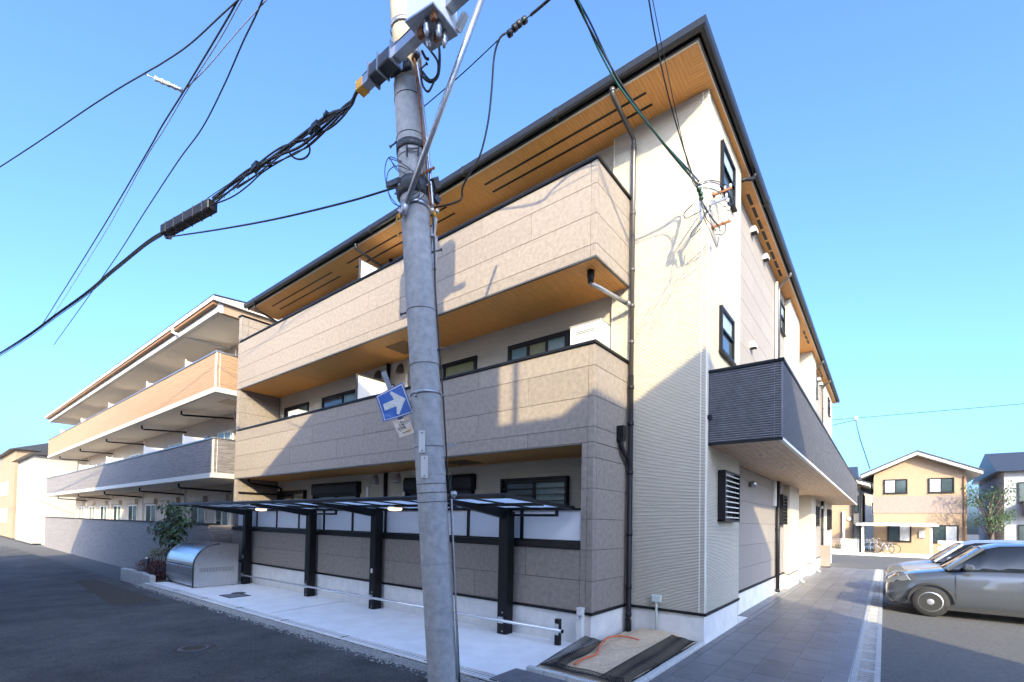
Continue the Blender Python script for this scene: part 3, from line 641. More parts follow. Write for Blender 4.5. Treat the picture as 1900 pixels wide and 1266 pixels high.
# loose stones in the verge
def stones(name, n, place, rmin, rmax, m, kind='stuff'):
    mb = MB(); rnd = random.Random(11)
    for _ in range(n):
        p = place(rnd)
        if p is None: continue
        r = rmin+(rmax-rmin)*rnd.random()**3; q = [Vector((rnd.uniform(-1, 1), rnd.uniform(-1, 1), rnd.uniform(.1, .8)))*r for _ in range(3)]
        a = rnd.random()*6.28; k = 5
        ring = [p+Vector((math.cos(a+i*6.283/k)*r*rnd.uniform(.7, 1.2), math.sin(a+i*6.283/k)*r*rnd.uniform(.7, 1.2), rnd.uniform(-.1, .25)*r)) for i in range(k)]
        top = p+Vector((rnd.uniform(-.3, .3)*r, rnd.uniform(-.3, .3)*r, r*.7))
        i0 = len(mb.v); mb.v += ring+[top]
        for i in range(k): mb.f.append([i0+i, i0+(i+1) % k, i0+k]); mb.sm.append(False)
    return tag(mb.build(name, M[m]), kind=kind)
def verge_spot(r):
    x = -13.5+r.random()**.8*15; y0 = RW(x); w = abs(r.gauss(0, .5)); y = DRY(x)-.10-.26*min(w, 1.3)
    return Vector((x, y, gz(x)-.045))
stones('gravel', 16000, verge_spot, .005, .026, 'gravel')
# square manhole in the apron, a round one on the road
def manhole():
    c = Vector((-8.9, -1.29, gz(-8.9))); t = thing('manhole_cover', c, 'square inspection cover with dark frame set in the pale apron', 'manhole')
    ax = Vector((1, 0, .012)).normalized(); ay = Vector((0, 1, 0)); az = ax.cross(ay)
    mb = MB()
    for s, d, hx, hy in ((1, ay, .31, .025), (-1, ay, .31, .025), (1, ax, .025, .19), (-1, ax, .025, .19)): mb.obox(c+d*(s*(.215 if d is ay else .285))+az*.004, ax, ay, az, hx, hy, .006)
    mb.build('frame', M['darksteel'], t); mb = MB(); mb.obox(c+az*.002, ax, ay, az, .262, .192, .006); mb.build('lid', M['galv'], t)
    c = Vector((-9.3, -1.05, gz(-9.3))); mb = MB(); mb.lathe(c, [(.16, -.01), (.16, .006)], n=20); o = mb.build('drain_cover', M['darksteel']); tag(o, 'small round black lid beside the square inspection cover on the apron', 'lid')
manhole()
mb = MB(); P = at_z(362, 1203, gz(-4.5)-.045); mb.lathe(P, [(.26, -.01), (.26, .004)], n=28); mh = mb.build('road_valve_cover', M['soil']); tag(mh, 'faint round iron cover worn into the dark road', 'manhole')
mb = MB(); mb.lathe(P, [(.21, .004), (.21, .007), (.14, .007), (.14, .004)], n=28, cap=False); mb.build('ring', M['darksteel'], mh)

# ---- tiled path on the right
TX0, TW, TL = 1.377, .3515, .752
path = MB(); path.box(1.20, 3.02, -2.3, 19.75, -.3, -.004); path.box(-.02, 1.2, -2.1, -1.58, -.3, -.0045); path.box(.85, 1.2, 3.3, 19.75, -.3, -.005)
path = tag(path.build('tiled_path', M['grout']), kind='structure')
tj = .008
for c in range(-4, 5):
    x0 = TX0+c*TW; ph = -.585 if c % 2 == 0 else -.215
    for r in range(-3, 28):
        y0 = ph+r*TL; y1 = y0+TL
        if c < 0 and x0+TW > 1.2+.17 and c >= -1:                      # narrow border course along the bed and the building
            x0b, x1b = 1.262, TX0
            if y1 < -2.2 or y0 > 19.6: continue
            boxo('tile', x0b+tj/2, x1b-tj/2, max(y0, -2.25)+tj/2, min(y1, 19.7)-tj/2, -.012, .004, 'tile', path); continue
        if c < 0:
            continue
        x1 = min(x0+TW, 3.01)
        if x1-x0 < .03 or y1 < -2.2 or y0 > 19.6: continue
        boxo('tile', x0+tj/2, x1-tj/2, max(y0, -2.25)+tj/2, min(y1, 19.7)-tj/2, -.012, .004, 'tile', path)
for i in range(4):                                                     # tiles in front of the planting bed
    for j in range(1):
        x0 = 1.262-(i+1)*.352; boxo('tile', x0+tj/2, x0+.352-tj/2, -2.08, -1.585, -.012, .004, 'tile', path)
for r in range(28):
    y0 = 4.0+r*.56
    if y0 > 19.2: break
    boxo('tile', .9, 1.257, y0+tj/2, y0+.56-tj/2, -.012, .0035, 'tile', path)
# gutter of concrete blocks with slotted grates along the path's right edge
gch = thing('slotted_gutter', (3.15, 0, 0), 'row of pale concrete gutter blocks with slotted grates along the tiled path', 'gutter')
for i in range(36):
    y0 = -1.8+i*.6; mb = MB(); x0, x1 = 3.025, 3.30
    ys = [y0+.003, y0+.07, y0+.135, y0+.165, y0+.23, y0+.26, y0+.325, y0+.355, y0+.42, y0+.45, y0+.52, y0+.597]
    for k in range(0, 12, 2): mb.box(x0+.06, x1-.06, ys[k], ys[k+1], -.10, .012)
    mb.box(x0, x0+.06, y0+.003, y0+.597, -.05, .0125); mb.box(x1-.06, x1, y0+.003, y0+.597, -.05, .0125)
    mb.build('grate_block', M['grate'], gch)
mb = MB(); mb.box(3.024, 3.301, -1.8, 19.75, -.5, -.28); mb.build('channel_bed', M['soil'], gch)
mb = MB(); rows = [[(3.302, y, -.03), (30, y, -.02)] for y in (-2.3, 20)]; mb.grid(rows, False); tag(mb.build('parking_lot', M['lot']), kind='structure')
mb = MB(); mb.face([(-40, 19.76, -.025), (60, 19.76, -.025), (60, 33.3, -.02), (-40, 33.3, -.02)]); tag(mb.build('back_lane', M['lot']), kind='structure')
mb = MB(); mb.box(-40, 60, 33.3, 33.5, -.2, .10); tag(mb.build('kerb', M['conc']), kind='structure')
mb = MB(); mb.face([(-40, 33.5, .08), (60, 33.5, .08), (60, 90, .1), (-40, 90, .1)]); tag(mb.build('yard', M['apron']), kind='structure')
mb = MB(); mb.box(-60, XL+.02, .0, 30, -.6, -.2); tag(mb.build('neighbour_plot', M['conc']), kind='structure')

# ---- planting bed: kerb, soil, netting, sand, hose
bed = MB(); bed.box(.0, 1.2, -1.5, 1.16, -.3, .01); bed = tag(bed.build('planting_bed', M['soil']), kind='structure')
for i, (a, b) in enumerate(((.0, .245), (.25, .55), (.555, .86), (.865, 1.26))): 
    boxo('kerb_stone', a, b, -1.58, -1.50, -.3, .055+.004*(i % 2), 'granite', bed, .008)
for i in range(5):
    y0 = -1.495+i*.53; boxo('kerb_stone', 1.185, 1.26, y0, y0+.525, -.3, .05-.004*(i % 2), 'granite', bed, .008)
def sandz(x, y):
    e = min((x-.10)/.30, (1.08-x)/.22, (y+1.42)/.35, (1.14-y)/.10); e = max(0., min(1., e)); e = e*e*(3-2*e)
    return .03+e*(.055+.012*math.sin(3.1*x+1.7*y)+.010*math.sin(9*x-5*y)+.008*math.sin(17*y+6*x))+.05*max(0, min(1, (y-.1)/1.0))*e
mb = MB(); rows = []
for j in range(56):
    y = -1.45+2.59*j/55; rows.append([(x, y, sandz(x, y)+random.uniform(-.006, .006)) for x in [.06+1.08*i/30 for i in range(31)]])
mb.grid(rows, True); sd = mb.build('sand', M['sand']); tag(sd, 'low mound of pale brown sandy soil in the corner planting bed', 'sand', kind='stuff')
def netting(name, label, poly, nu, nv, r=.0035):
    """diamond mesh stretched over a bilinear patch with ripples; poly = 4 corners as functions of (u,v)"""
    mb = MB(); a, b, c, d = [Vector(p) for p in poly]
    def P(u, v):
        q = (a*(1-u)+b*u)*(1-v)+(d*(1-u)+c*u)*v
        return q+Vector((.012*math.sin(9*v+3*u), (.006*math.sin(7*u)), .006*math.sin(11*u+2*v)+.008*math.sin(9*v)))
    for s in (1, -1):
        for i in range(-nv, nu+nv):
            pts = []
            for j in range(nv+1):
                u = (i+s*j)/nu if s > 0 else (i+nv-j)/nu
                if -1e-6 <= u <= 1+1e-6: pts.append(P(min(max(u, 0), 1), j/nv))
            if len(pts) > 1: mb.tube(pts, r, 3, False)
    o = mb.build(name, M['net']); tag(o, label, 'netting', 'weed netting around the sand'); return o
netting('weed_netting', 'strip of black plastic netting on the left of the sand, beside the white post', [(.10, -1.47, .07), (.42, -1.42, .09), (.32, -.15, .13), (.02, -.20, .17)], 10, 34)
netting('weed_netting', 'wide strip of black plastic netting on the right of the sand, along the tiled path', [(.88, -1.46, .085), (1.19, -1.44, .07), (1.19, .98, .07), (.88, .85, .14)], 10, 66)
netting('weed_netting', 'narrow strip of black netting in front of the sand behind the granite kerb', [(.12, -1.49, .07), (1.15, -1.49, .07), (1.15, -1.32, .09), (.25, -1.34, .09)], 30, 6)
hp = [(.31, -1.33, .13), (.33, -1.12, .16), (.30, -.85, .19), (.20, -.55, .20), (.14, -.25, .215), (.12, .12, .235), (.16, .42, .26), (.28, .62, .27), (.42, .66, .265), (.56, .60, .25)]
hp = [Vector((960+a*.1895, 1100+b*.1895, z)) for a, b, z in ((555, 700, .10), (650, 645, .11), (770, 600, .12), (805, 520, .13), (870, 450, .14), (940, 428, .15), (1040, 428, .16), (1130, 445, .16), (1185, 462, .16))]
hp = [at_z(p.x, p.y, p.z) for p in hp]
mb = MB(); mb.tube(smooth_path(hp, 6), .0135, 8); tag(mb.build('garden_hose', M['hose']), 'short orange hose lying in a curve over the sand mound', 'hose')
tp = thing('tap_post', (-.06, -.2, 0), 'square white post with a small metal tap at the corner of the apron', 'tap post')
mb = MB(); mb.box(-.105, -.02, -.245, -.16, -.05, .54); mb.build('post', M['white'], tp, .006); mb = MB(); mb.box(-.11, -.015, -.25, -.155, .541, .56); mb.build('post_cap', M['white'], tp, .005)
mb = MB(); mb.tube([(-.06, -.245, .44), (-.06, -.29, .44), (-.06, -.305, .425), (-.06, -.305, .40)], .012, 8); tap = mb.build('tap', M['steel'], tp); mb = MB(); mb.box(-.10, .02, -.28, -.262, .452, .464); mb.build('tap_handle', M['steel'], tap)

# ---- stainless bump rail along the cycle shelters
rl = thing('bump_rail', (-.41, -.24, 0), 'long stainless steel tube rail running low along the shelter posts to a short black post', 'rail')
P0 = Vector((-11.15, -.28, gz(-11.15)+.27)); P1 = Vector((-.31, -.30, .20))
mb = MB(); mb.tube([P0, P1], .024, 10); mb.build('tube', M['rail'], rl); mb = MB(); mb.tube([P1, P1+Vector((.02, 0, 0))], .028, 10); mb.build('end_cap', M['blackm'], rl)
mb = MB(); mb.box(-.455, -.375, -.27, -.20, -.06, .355); mb.build('end_post', M['black'], rl, .004); mb = MB(); mb.box(-.45, -.38, -.285, -.271, .13, .29); mb.build('bracket', M['steel'], rl)
for x in (-1.49, -4.96, -7.57, -11.1):
    t = (x-P0.x)/(P1.x-P0.x); q = P0.lerp(P1, t); mb = MB(); mb.box(x-.05, x+.05, -.268, -.245, q.z-.05, q.z+.05); mb.build('bracket', M['steel'], rl)

# ---- two cantilever cycle shelters
def shelter(x0, x1, posts, label, lamp_x):
    yr, yf = -.05, -1.67; zr, zf = 1.985, 2.085
    t = thing('cycle_shelter', (posts[0], -.17, gz(posts[0])), label, 'shelter', 'black cycle shelters in front of the wall')
    def zz(y): return zr+(zf-zr)*(y-yr)/(yf-yr)
    for px_ in posts:
        b = gz(px_); mb = MB(); mb.prism([(px_-.075, -.245, b), (px_+.075, -.245, b), (px_+.095, -.225, b), (px_+.095, -.06, b), (px_-.095, -.06, b), (px_-.095, -.225, b)], (0, 0, 0), (0, 0, 1.93-b)); p = mb.build('post', M['black'], t)
        for bz in (.35, .05): mb = MB(); mb.lathe((px_+.03, -.2455, b+bz), [(.012, -.008), (.008, 0)], (0, 1, 0), 8); mb.build('bolt', M['steel'], p)
        mb = MB(); mb.prism([(px_-.05, -.05, 1.86), (px_-.05, -.30, 1.83), (px_-.05, yf+.12, zz(yf+.12)-.05), (px_-.05, yf+.12, zz(yf+.12)-.006), (px_-.05, -.05, zz(-.05)-.006)], (0, 0, 0), (.1, 0, 0)); mb.build('arm', M['black'], t)
    mb = MB(); mb.prism([(x0, yf-.02, zf-.03), (x0, yf+.06, zf-.035), (x0, yf+.06, zf+.028), (x0, yf, zf+.03), (x0, yf-.02, zf+.01)], (0, 0, 0), (x1-x0, 0, 0)); mb.build('front_beam', M['black'], t)
    mb = MB(); mb.box(x0, x1, yr-.04, yr+.02, zr-.03, zr+.03); mb.build('rear_beam', M['black'], t)
    for xe in (x0, x1): mb = MB(); mb.bar((xe+(.02 if xe == x0 else -.02), yf+.06, zz(yf+.06)), (xe+(.02 if xe == x0 else -.02), yr-.04, zz(yr-.04)), .04, .05); mb.build('end_rafter', M['black'], t)
    ym = (yf+yr)/2+.05; mb = MB(); mb.bar((x0+.04, ym, zz(ym)-.02), (x1-.04, ym, zz(ym)-.02), .04, .045); mb.build('purlin', M['black'], t)
    n = 8
    for i in range(n):
        a = x0+.04+(x1-x0-.08)*i/n; b = x0+.04+(x1-x0-.08)*(i+1)/n
        if i: mb = MB(); mb.bar((a, yf+.06, zz(yf+.06)+.004), (a, yr-.04, zz(yr-.04)+.004), .03, .03); mb.build('rafter', M['black'], t)
        mb = MB(); e = .016; q = [(a+e, yf+.06), (b-e, yf+.06), (b-e, yr-.04), (a+e, yr-.04)]
        mb.face([(p[0], p[1], zz(p[1])+.010) for p in q]); mb.face([(p[0], p[1], zz(p[1])+.014) for p in q][::-1]); mb.build('roof_sheet', M['poly'], t)
    mb = MB(); mb.tube([(posts[-1]+.1, -.12, 1.875), (x1-.25, -.12, 1.875)], .02, 8); mb.box(x1-.28, x1-.24, -.14, -.10, 1.86, 1.96); mb.build('tie_bar', M['black'], t)
    mb = MB(); mb.lathe((lamp_x, -.75, 1.925), [(.02, 0), (.11, .012), (.13, .035), (.12, .05)], n=20); l = mb.build('lamp', M['lamp'], t)
    mb = MB(); mb.lathe((lamp_x, -.75, 1.976), [(.125, 0), (.125, .02), (.05, .05)], n=20); mb.build('lamp_base', M['white'], l)
    for px_ in posts[:1]:
        boxo('sticker', px_-.03, px_+.03, -.2475, -.2456, .74+gz(px_), .83+gz(px_), 'white', t)
    return t
shelter(-6.27, -.28, (-4.96, -1.49), 'black cantilever cycle shelter with clear roof sheets at the right, nearest the corner pier', -3.6)
shelter(-12.35, -6.29, (-11.1, -7.57), 'black cantilever cycle shelter with clear roof sheets at the left, next to the steel bin', -8.9)

# ---- stainless refuse bin
gb = thing('refuse_bin', (-12.2, -1.0, gz(-12.2)), 'stainless steel refuse bin with curved lid standing at the left end of the apron', 'bin')
bx0, bx1, by0, by1, bz = -13.25, -11.10, -1.46, -.36, gz(-12.2)
def lidprof(e=0.):
    P = [(by1, 1.16+e)]; n = 12
    for i in range(n+1):
        a = math.pi/2*i/n; P.append((by0+.60-(.60+e)*math.sin(a), .60+(.56+e)*math.cos(a)))
    return P
body = lidprof()+[(by0, .06), (by1, .06)]
mb = MB(); mb.prism([(bx0+.04, y, bz+z) for y, z in body], (0, 0, 0), (.0+bx1-bx0-.08, 0, 0), False); mb.build('body', M['steel'], gb)
for xs_, nm in ((bx0, 'side_panel'), (bx1-.04, 'side_panel')):
    o_ = [(y, z) for y, z in lidprof(.02)]+[(by0-.02, .03), (by1, .03)]
    mb = MB(); mb.prism([(xs_, y, bz+z) for y, z in o_], (0, 0, 0), (.04, 0, 0)); sp = mb.build('side_panel', M['steel'], gb)
    if xs_ > -12:
        rim = [(xs_+.046, y, bz+z) for y, z in lidprof(.018)[1:]]+[(xs_+.046, by0-.018, bz+.03)]
        mb = MB(); mb.tube(rim, .022, 6); mb.build('rim', M['darksteel'], sp)
        for i in range(24): boxo('vent_slit', xs_+.0405, xs_+.0425, by0+.14+i*.036, by0+.15+i*.036, bz+.42, bz+.54, 'darksteel', sp)
mb = MB(); lp = lidprof(.012)[3:-1]; mb.grid([[(x, y, bz+z) for y, z in lp] for x in (bx0+.05, bx1-.06)], True); mb.build('lid', M['steel'], gb)
mb = MB(); mb.box(bx0+.05, bx1-.05, by0-.016, by0-.001, bz+.575, bz+.60); mb.build('lid_edge', M['darksteel'], gb)
mb = MB(); mb.box(bx0+.05, bx1-.06, by0-.02, by0-.001, bz+.10, bz+.56); d = mb.build('door', M['steel'], gb, .004)
mb = MB(); mb.box(bx0+.05, bx1-.06, by0-.023, by0-.0205, bz+.325, bz+.335); mb.build('door_seam', M['darksteel'], d)
mb = MB(); mb.lathe((bx0+1.05, by0-.02, bz+.50), [(.04, 0), (.04, .006)], (0, -1, 0), 14); mb.build('lock', M['red'], d)
mb = MB(); mb.tube([(bx0+.8, by0-.01, bz+.61), (bx0+.8, by0-.05, bz+.63), (bx0+1.25, by0-.05, bz+.63), (bx0+1.25, by0-.01, bz+.61)], .012, 6); mb.build('handle', M['steel'], gb)
for x in (bx0+.08, bx1-.1):
    for y in (by0+.06, by1-.1): mb = MB(); mb.lathe((x, y, bz), [(.04, 0), (.03, .06)], n=10); mb.build('foot', M['darksteel'], gb)

# ---- outdoor units on the balconies
def unit(name, x0, x1, y0, y1, z0, z1, label):
    t = thing(name, ((x0+x1)/2, (y0+y1)/2, z0), label, 'outdoor unit', 'white outdoor units on the second floor balcony')
    boxo('casing', x0, x1, y0, y1, z0, z1, 'white', t, .012)
    for k in range(2): boxo('vent_slot', x0+.12, x1-.12, y0-.004, y0-.0005, z1-.13-.03*k, z1-.118-.03*k, 'darksteel', t)
    boxo('top_plate', x0-.01, x1+.01, y0-.01, y1, z1+.0005, z1+.012, 'white', t, .003); return t
unit('heater_cabinet', -.96, -.36, .86, 1.24, 3.32, 5.17, 'tall white cabinet with a vent slot behind the second floor balcony corner')
unit('air_conditioner', -10.3, -9.75, .55, .85, 4.30, 4.85, 'white air conditioner unit peeping over the left part of the second floor balcony')
# brown screen beside the far entrance
ms = thing('meter_screen', (1.2, 19.3, 0), 'low brown panel standing by the far entrance on the tiled path', 'screen'); 
boxo('panel', 1.0, 1.40, 19.20, 19.24, .04, .98, 'meter', ms, .006); boxo('panel', 1.36, 1.40, 19.245, 19.9, .04, .98, 'meter', ms, .006); boxo('foot_rail', .99, 1.41, 19.19, 19.9, .0, .035, 'blackm', ms)

# ================================================================== neighbouring apartment building on the left
nb = thing('neighbour_apartment', (-18, 1.5, -.2), 'three storey peach and grey apartment building with white eaves at the left', 'building')
NX, NY, NXe = -13.5, -.25, -44.0
zs_ = -.15
mb = MB(); mb.box(NXe, -13.75, 1.35, 12, -.5, 8.45); mb.build('wall', M['nbr_wall'], nb)
def nbalc(z0, z1, m, m2, xs_l):
    mb = MB(); mb.box(NXe, NX, NY, NY+.14, z0+.16, z1); mb.build('balcony_front', M[m], nb)
    mb = MB(); mb.box(NX-.14, NX-.001, NY+.14, 1.35, z0+.16, z1); mb.build('balcony_end', M[m2], nb)
    mb = MB(); mb.box(NX-.10, NX-.088, NY-.004, NY, z0+.16, z1); mb.box(NX-.02, NX+.003, NY-.003, NY+.015, z0+.16, z1); mb.box(NX, NX+.003, NY+.10, NY+.112, z0+.16, z1); mb.build('corner_trim', M['trim_cream'], nb)
    mb = MB(); mb.box(NXe, NX+.02, NY-.03, NY+.16, z1, z1+.05); mb.box(NX-.16, NX+.0195, NY+.16, 1.35, z1+.0005, z1+.0495); mb.build('balcony_cap', M['galv'], nb, .004)
    mb = MB(); mb.box(NXe, NX+.012, NY-.012, 1.35, z0, z0+.159); mb.build('slab_edge', M['roofwhite'], nb)
    mb = MB(); mb.box(NXe, NX-.05, NY+.06, 1.345, z0-.01, z0-.0005); mb.build('soffit', M['nbr_soff'], nb)
nbalc(5.78, 7.06, 'peach', 'peach', 0); nbalc(3.02, 4.27, 'nbr_dark', 'nbr_dark', 0)
mb = MB(); mb.box(NXe, NX, NY, NY+.14, -.6, 1.5); mb.build('ground_wall', M['nbr_dark'], nb)
mb = MB(); mb.box(NX-.14, NX-.001, NY+.14, 1.35, -.6, 1.5); mb.build('ground_wall', M['nbr_dark'], nb); mb = MB(); mb.box(NXe, NX+.02, NY-.03, NY+.17, 1.501, 1.55); mb.build('wall_cap', M['blackm'], nb)
NF = front(1.35)
for zf in (0, 2.77, 5.54):
    for a0, a1 in [(-15.2, -13.9), (-17.6, -16.3)]+[(-20.3-3.2*i, -18.6-3.2*i) for i in range(8)]:
        w = window(nb, NF, a0, a1, .55+zf, 2.35+zf, 2, ('glass', 'glass_teal'), fm='trim_cream' if zf else 'trim_cream')
        if zf == 0: boxo('shutter_box', a0-.04, a1+.04, 1.19, 1.349, 2.37, 2.62, 'nbr_wall', w, .01)
    for a in (-16.0, -21.0, -27.2, -33.5, -40.0):
        mb = MB(); mb.tube([(a, 1.28, .0+zf), (a, 1.28, 2.6+zf)], .04, 8); mb.build('downpipe', M['trim_cream'], nb)
        if zf < 5: pipe([(a-1.6, NY+.3, 2.99+zf), (a-1.6, NY+.3, 2.86+zf), (a-1.55, NY+.36, 2.83+zf), (a, 1.26, 2.72+zf)], .035, 'blackm', parent=nb)
    if zf: 
        for a in (-16.9, -21.6, -28.0, -34.4, -40.8): boxo('partition', a-.02, a+.02, NY+.2, 1.33, .6+zf, 1.95+zf, 'whitep', nb); boxo('partition_post', a-.025, a+.025, NY+.16, NY+.199, .6+zf, 2.0+zf, 'trim_cream', nb)
boxo('soffit_hatch', -15.0, -14.2, .35, .9, 5.762, 5.769, 'nbr_wall', nb)
mb = MB(); mb.lathe((-15.6, 1.35, 5.35), [(.07, 0), (.07, .09), (.05, .12)], (0, -1, 0), 14); mb.build('alarm_bell', M['red'], nb)
mb = MB(); mb.tube([(NXe, NY+.45, 7.4), (-14.3, NY+.45, 7.4)], .018, 6); mb.tube([(NXe, NY+.75, 7.38), (-14.3, NY+.75, 7.38)], .018, 6); mb.build('drying_pole', M['pipe_grey'], nb)
# roof: white fascia, brown strip, beam and soffit
mb = MB()
sl_ = .11; ye = NY-.20; zr = 8.66
mb.prism([(NXe-.5, ye, zr), (NXe-.5, ye, zr+.13), (NXe-.5, 6.5, zr+.13+sl_*(6.5-ye)), (NXe-.5, 13.2, zr+.13), (NXe-.5, 13.2, zr)], (0, 0, 0), (NX+.15-NXe+.5, 0, 0)); mb.build('roof', M['roofwhite'], nb)
mb = MB(); mb.prism([(NXe-.55, ye-.01, zr+.135), (NXe-.55, ye-.01, zr+.155), (NXe-.55, 6.5, zr+.155+sl_*(6.5-ye)), (NXe-.55, 6.5, zr+.135+sl_*(6.5-ye))], (0, 0, 0), (NX+.19-NXe+.55, 0, 0)); mb.build('roof_covering', M['roof'], nb)
mb = MB(); mb.box(NXe, NX+.02, ye+.04, ye+.16, zr-.09, zr-.001); mb.build('eave_strip', M['browntrim'], nb)
mb = MB(); mb.box(NXe, NX+.02, NY-.02, NY+.14, 8.36, 8.659); mb.build('eave_beam', M['roofwhite'], nb)
mb = MB(); mb.box(NX-.14, NX+.021, NY+.14, 1.4, 8.361, 8.659); mb.build('gable_wall', M['peachp'], nb); mb = MB(); mb.box(-13.76, -13.49, 1.4, 12, 8.1, 8.658); mb.build('gable_wall', M['peachp'], nb)
mb = MB(); mb.box(NXe, NX-.14, NY+.14, 1.345, 8.38, 8.42); mb.build('eave_soffit', M['nbr_soff'], nb)
pipe([(-17.2, ye+.02, zr+.02), (-17.2, ye+.02, zr-.14), (-17.1, ye+.1, zr-.2), (-16.4, 1.25, 8.2)], .05, 'white', parent=nb)
# small service door in the neighbour's ground-floor wall, hidden partly by the bin
mb = MB(); mb.box(NX, NX+.03, .5, 1.2, .2, 1.2); mb.build('service_door', M['nbr_wall'], nb)

# houses further down the street
for i, (x0, x1, h, m) in enumerate(((-56, -47, 6.2, 'houseA'), (-70, -58, 7.5, 'peachp'), (-86, -72, 6.5, 'houseB'))):
    t = thing('house', ((x0+x1)/2, 5, -.4), ('plain pale house beyond the peach apartment building down the street', 'peach house second beyond the apartment building down the street', 'grey house at the far left end of the street')[i], 'house', 'houses down the street')
    boxo('wall', x0, x1, -.6, 9, -.5, h, m, t); mb = MB(); mb.prism([(x0-.4, -1.0, h), (x0-.4, 4.2, h+1.8), (x0-.4, 9.4, h)], (0, 0, 0), (x1-x0+.8, 0, 0)); mb.build('roof', M['roof'], t)
    for a in range(3):
        for zf in (.9, 3.5): window(t, front(-.6), x0+1+a*2.6, x0+2.4+a*2.6, zf, zf+1.3, 2, ('glass', 'glass_teal'), fm='trim_cream')

# ---- planting by the neighbour: small tree, shrubs, bollard light, stone edging
def leaf_cloud(mb, c, rad, n, size, rnd, flat=.0, droop=.3):
    for _ in range(n):
        while True:
            d = Vector((rnd.uniform(-1, 1), rnd.uniform(-1, 1), rnd.uniform(-1, 1)))
            if .2 < d.length < 1: break
        p = Vector((c[0]+d.x*rad[0], c[1]+d.y*rad[1], c[2]+d.z*rad[2])); out = Vector((d.x, d.y, d.z*.5-droop)).normalized()
        out = (out+Vector((rnd.uniform(-.7, .7), rnd.uniform(-.7, .7), rnd.uniform(-.6, .5)))).normalized()
        sd = out.cross(Vector((rnd.uniform(-.3, .3), rnd.uniform(-.3, .3), 1))).normalized(); up = sd.cross(out); L = size*rnd.uniform(.7, 1.3); w = L*.22
        mb.face([p, p+out*L*.35+sd*w-up*.02*L, p+out*L-up*.12*L, p+out*L*.35-sd*w-up*.02*L])
tb = Vector((-14.2, -1.05, -.15)); rnd = random.Random(3)
tr_ = thing('small_tree', tb, 'small broadleaf tree with drooping dark leaves beside the steel bin', 'tree')
mb = MB(); fork = tb+Vector((0, 0, .45))
mb.tube(smooth_path([tb, tb+Vector((.02, 0, .25)), fork, tb+Vector((-.08, .02, .9)), tb+Vector((-.18, 0, 1.4)), tb+Vector((-.2, .05, 2.0))], 4), [.075-.0022*i for i in range(21)], 8)
mb.tube(smooth_path([fork, tb+Vector((.15, -.05, .7)), tb+Vector((.32, -.05, .95)), tb+Vector((.5, 0, 1.25))], 4), [.05-.0025*i for i in range(13)], 7); mb.build('trunk', M['bark'], tr_)
mb = MB(); tips = [(-.55, .1, 1.3), (-.3, -.3, 1.55), (.0, .1, 1.75), (.35, 0, 1.5), (.62, -.05, 1.2), (-.6, .2, 1.85), (-.2, -.1, 2.2), (.2, .1, 2.15), (.1, -.25, 1.25), (.6, .1, 1.8), (-.85, 0, 1.6), (.3, -.1, .85), (-.35, 0, .75)]
for q in tips:
    s = tb+Vector((-.12, 0, 1.05 if q[2] > 1 else .6)); mb.tube(smooth_path([s, s.lerp(tb+Vector(q), .5)+Vector((0, 0, .08)), tb+Vector(q)], 3), .012, 5)
mb.build('branches', M['bark'], tr_)
mb = MB()
for q in tips: leaf_cloud(mb, tb+Vector(q), (.30, .28, .22) if q[2] > 1 else (.2, .2, .12), 85 if q[2] > 1 else 30, .15, rnd, droop=.5)
mb.build('crown', M['leaf'], tr_)
def shrub(c, rad, n, m, label, size=.07):
    t = thing('shrub', (c[0], c[1], -.15), label, 'shrub', 'shrubs by the neighbouring building'); mb = MB()
    for i in range(7): a = i*.9; mb.tube([Vector((c[0]+.05*math.cos(a), c[1]+.05*math.sin(a), -.15)), Vector((c[0]+rad[0]*.6*math.cos(a), c[1]+rad[1]*.6*math.sin(a), c[2]+rad[2]*.4))], .008, 4)
    mb.build('stems', M['bark'], t); mb = MB(); leaf_cloud(mb, c, rad, n, size, rnd, droop=-.2); mb.build('foliage', M[m], t)
shrub((-13.95, -1.45, .12), (.45, .30, .28), 900, 'leaf_red', 'low red-brown shrub behind the stone edging next to the bin')
shrub((-14.9, -1.5, .12), (.5, .32, .28), 900, 'leaf_red', 'red-brown shrub further left along the stone edging')
shrub((-13.9, -.9, .35), (.5, .3, .2), 500, 'leaf_yel', 'yellow-green shrub at the foot of the small tree')
shrub((-15.4, -1.0, .4), (.8, .4, .3), 900, 'leaf_yel', 'yellow-green shrub left of the small tree')
mb = MB(); mb.lathe((-14.55, -1.62, -.15), [(.05, 0), (.05, .55), (.06, .56), (.06, .62), (.02, .63)], n=14); bl = mb.build('bollard_light', M['galv']); tag(bl, 'short grey bollard light among the red-brown shrubs', 'bollard light')
edg = MB(); edg.box(-16.5, -13.3, -1.7, -.3, -.6, -.16); edg = tag(edg.build('planter_soil', M['soil']), kind='structure')
for i in range(5): x = -13.32-i*.62; boxo('edging_stone', x-.6, x, -1.85, -1.70, -.6, .02+.02*(i % 2), 'granite', edg, .015)
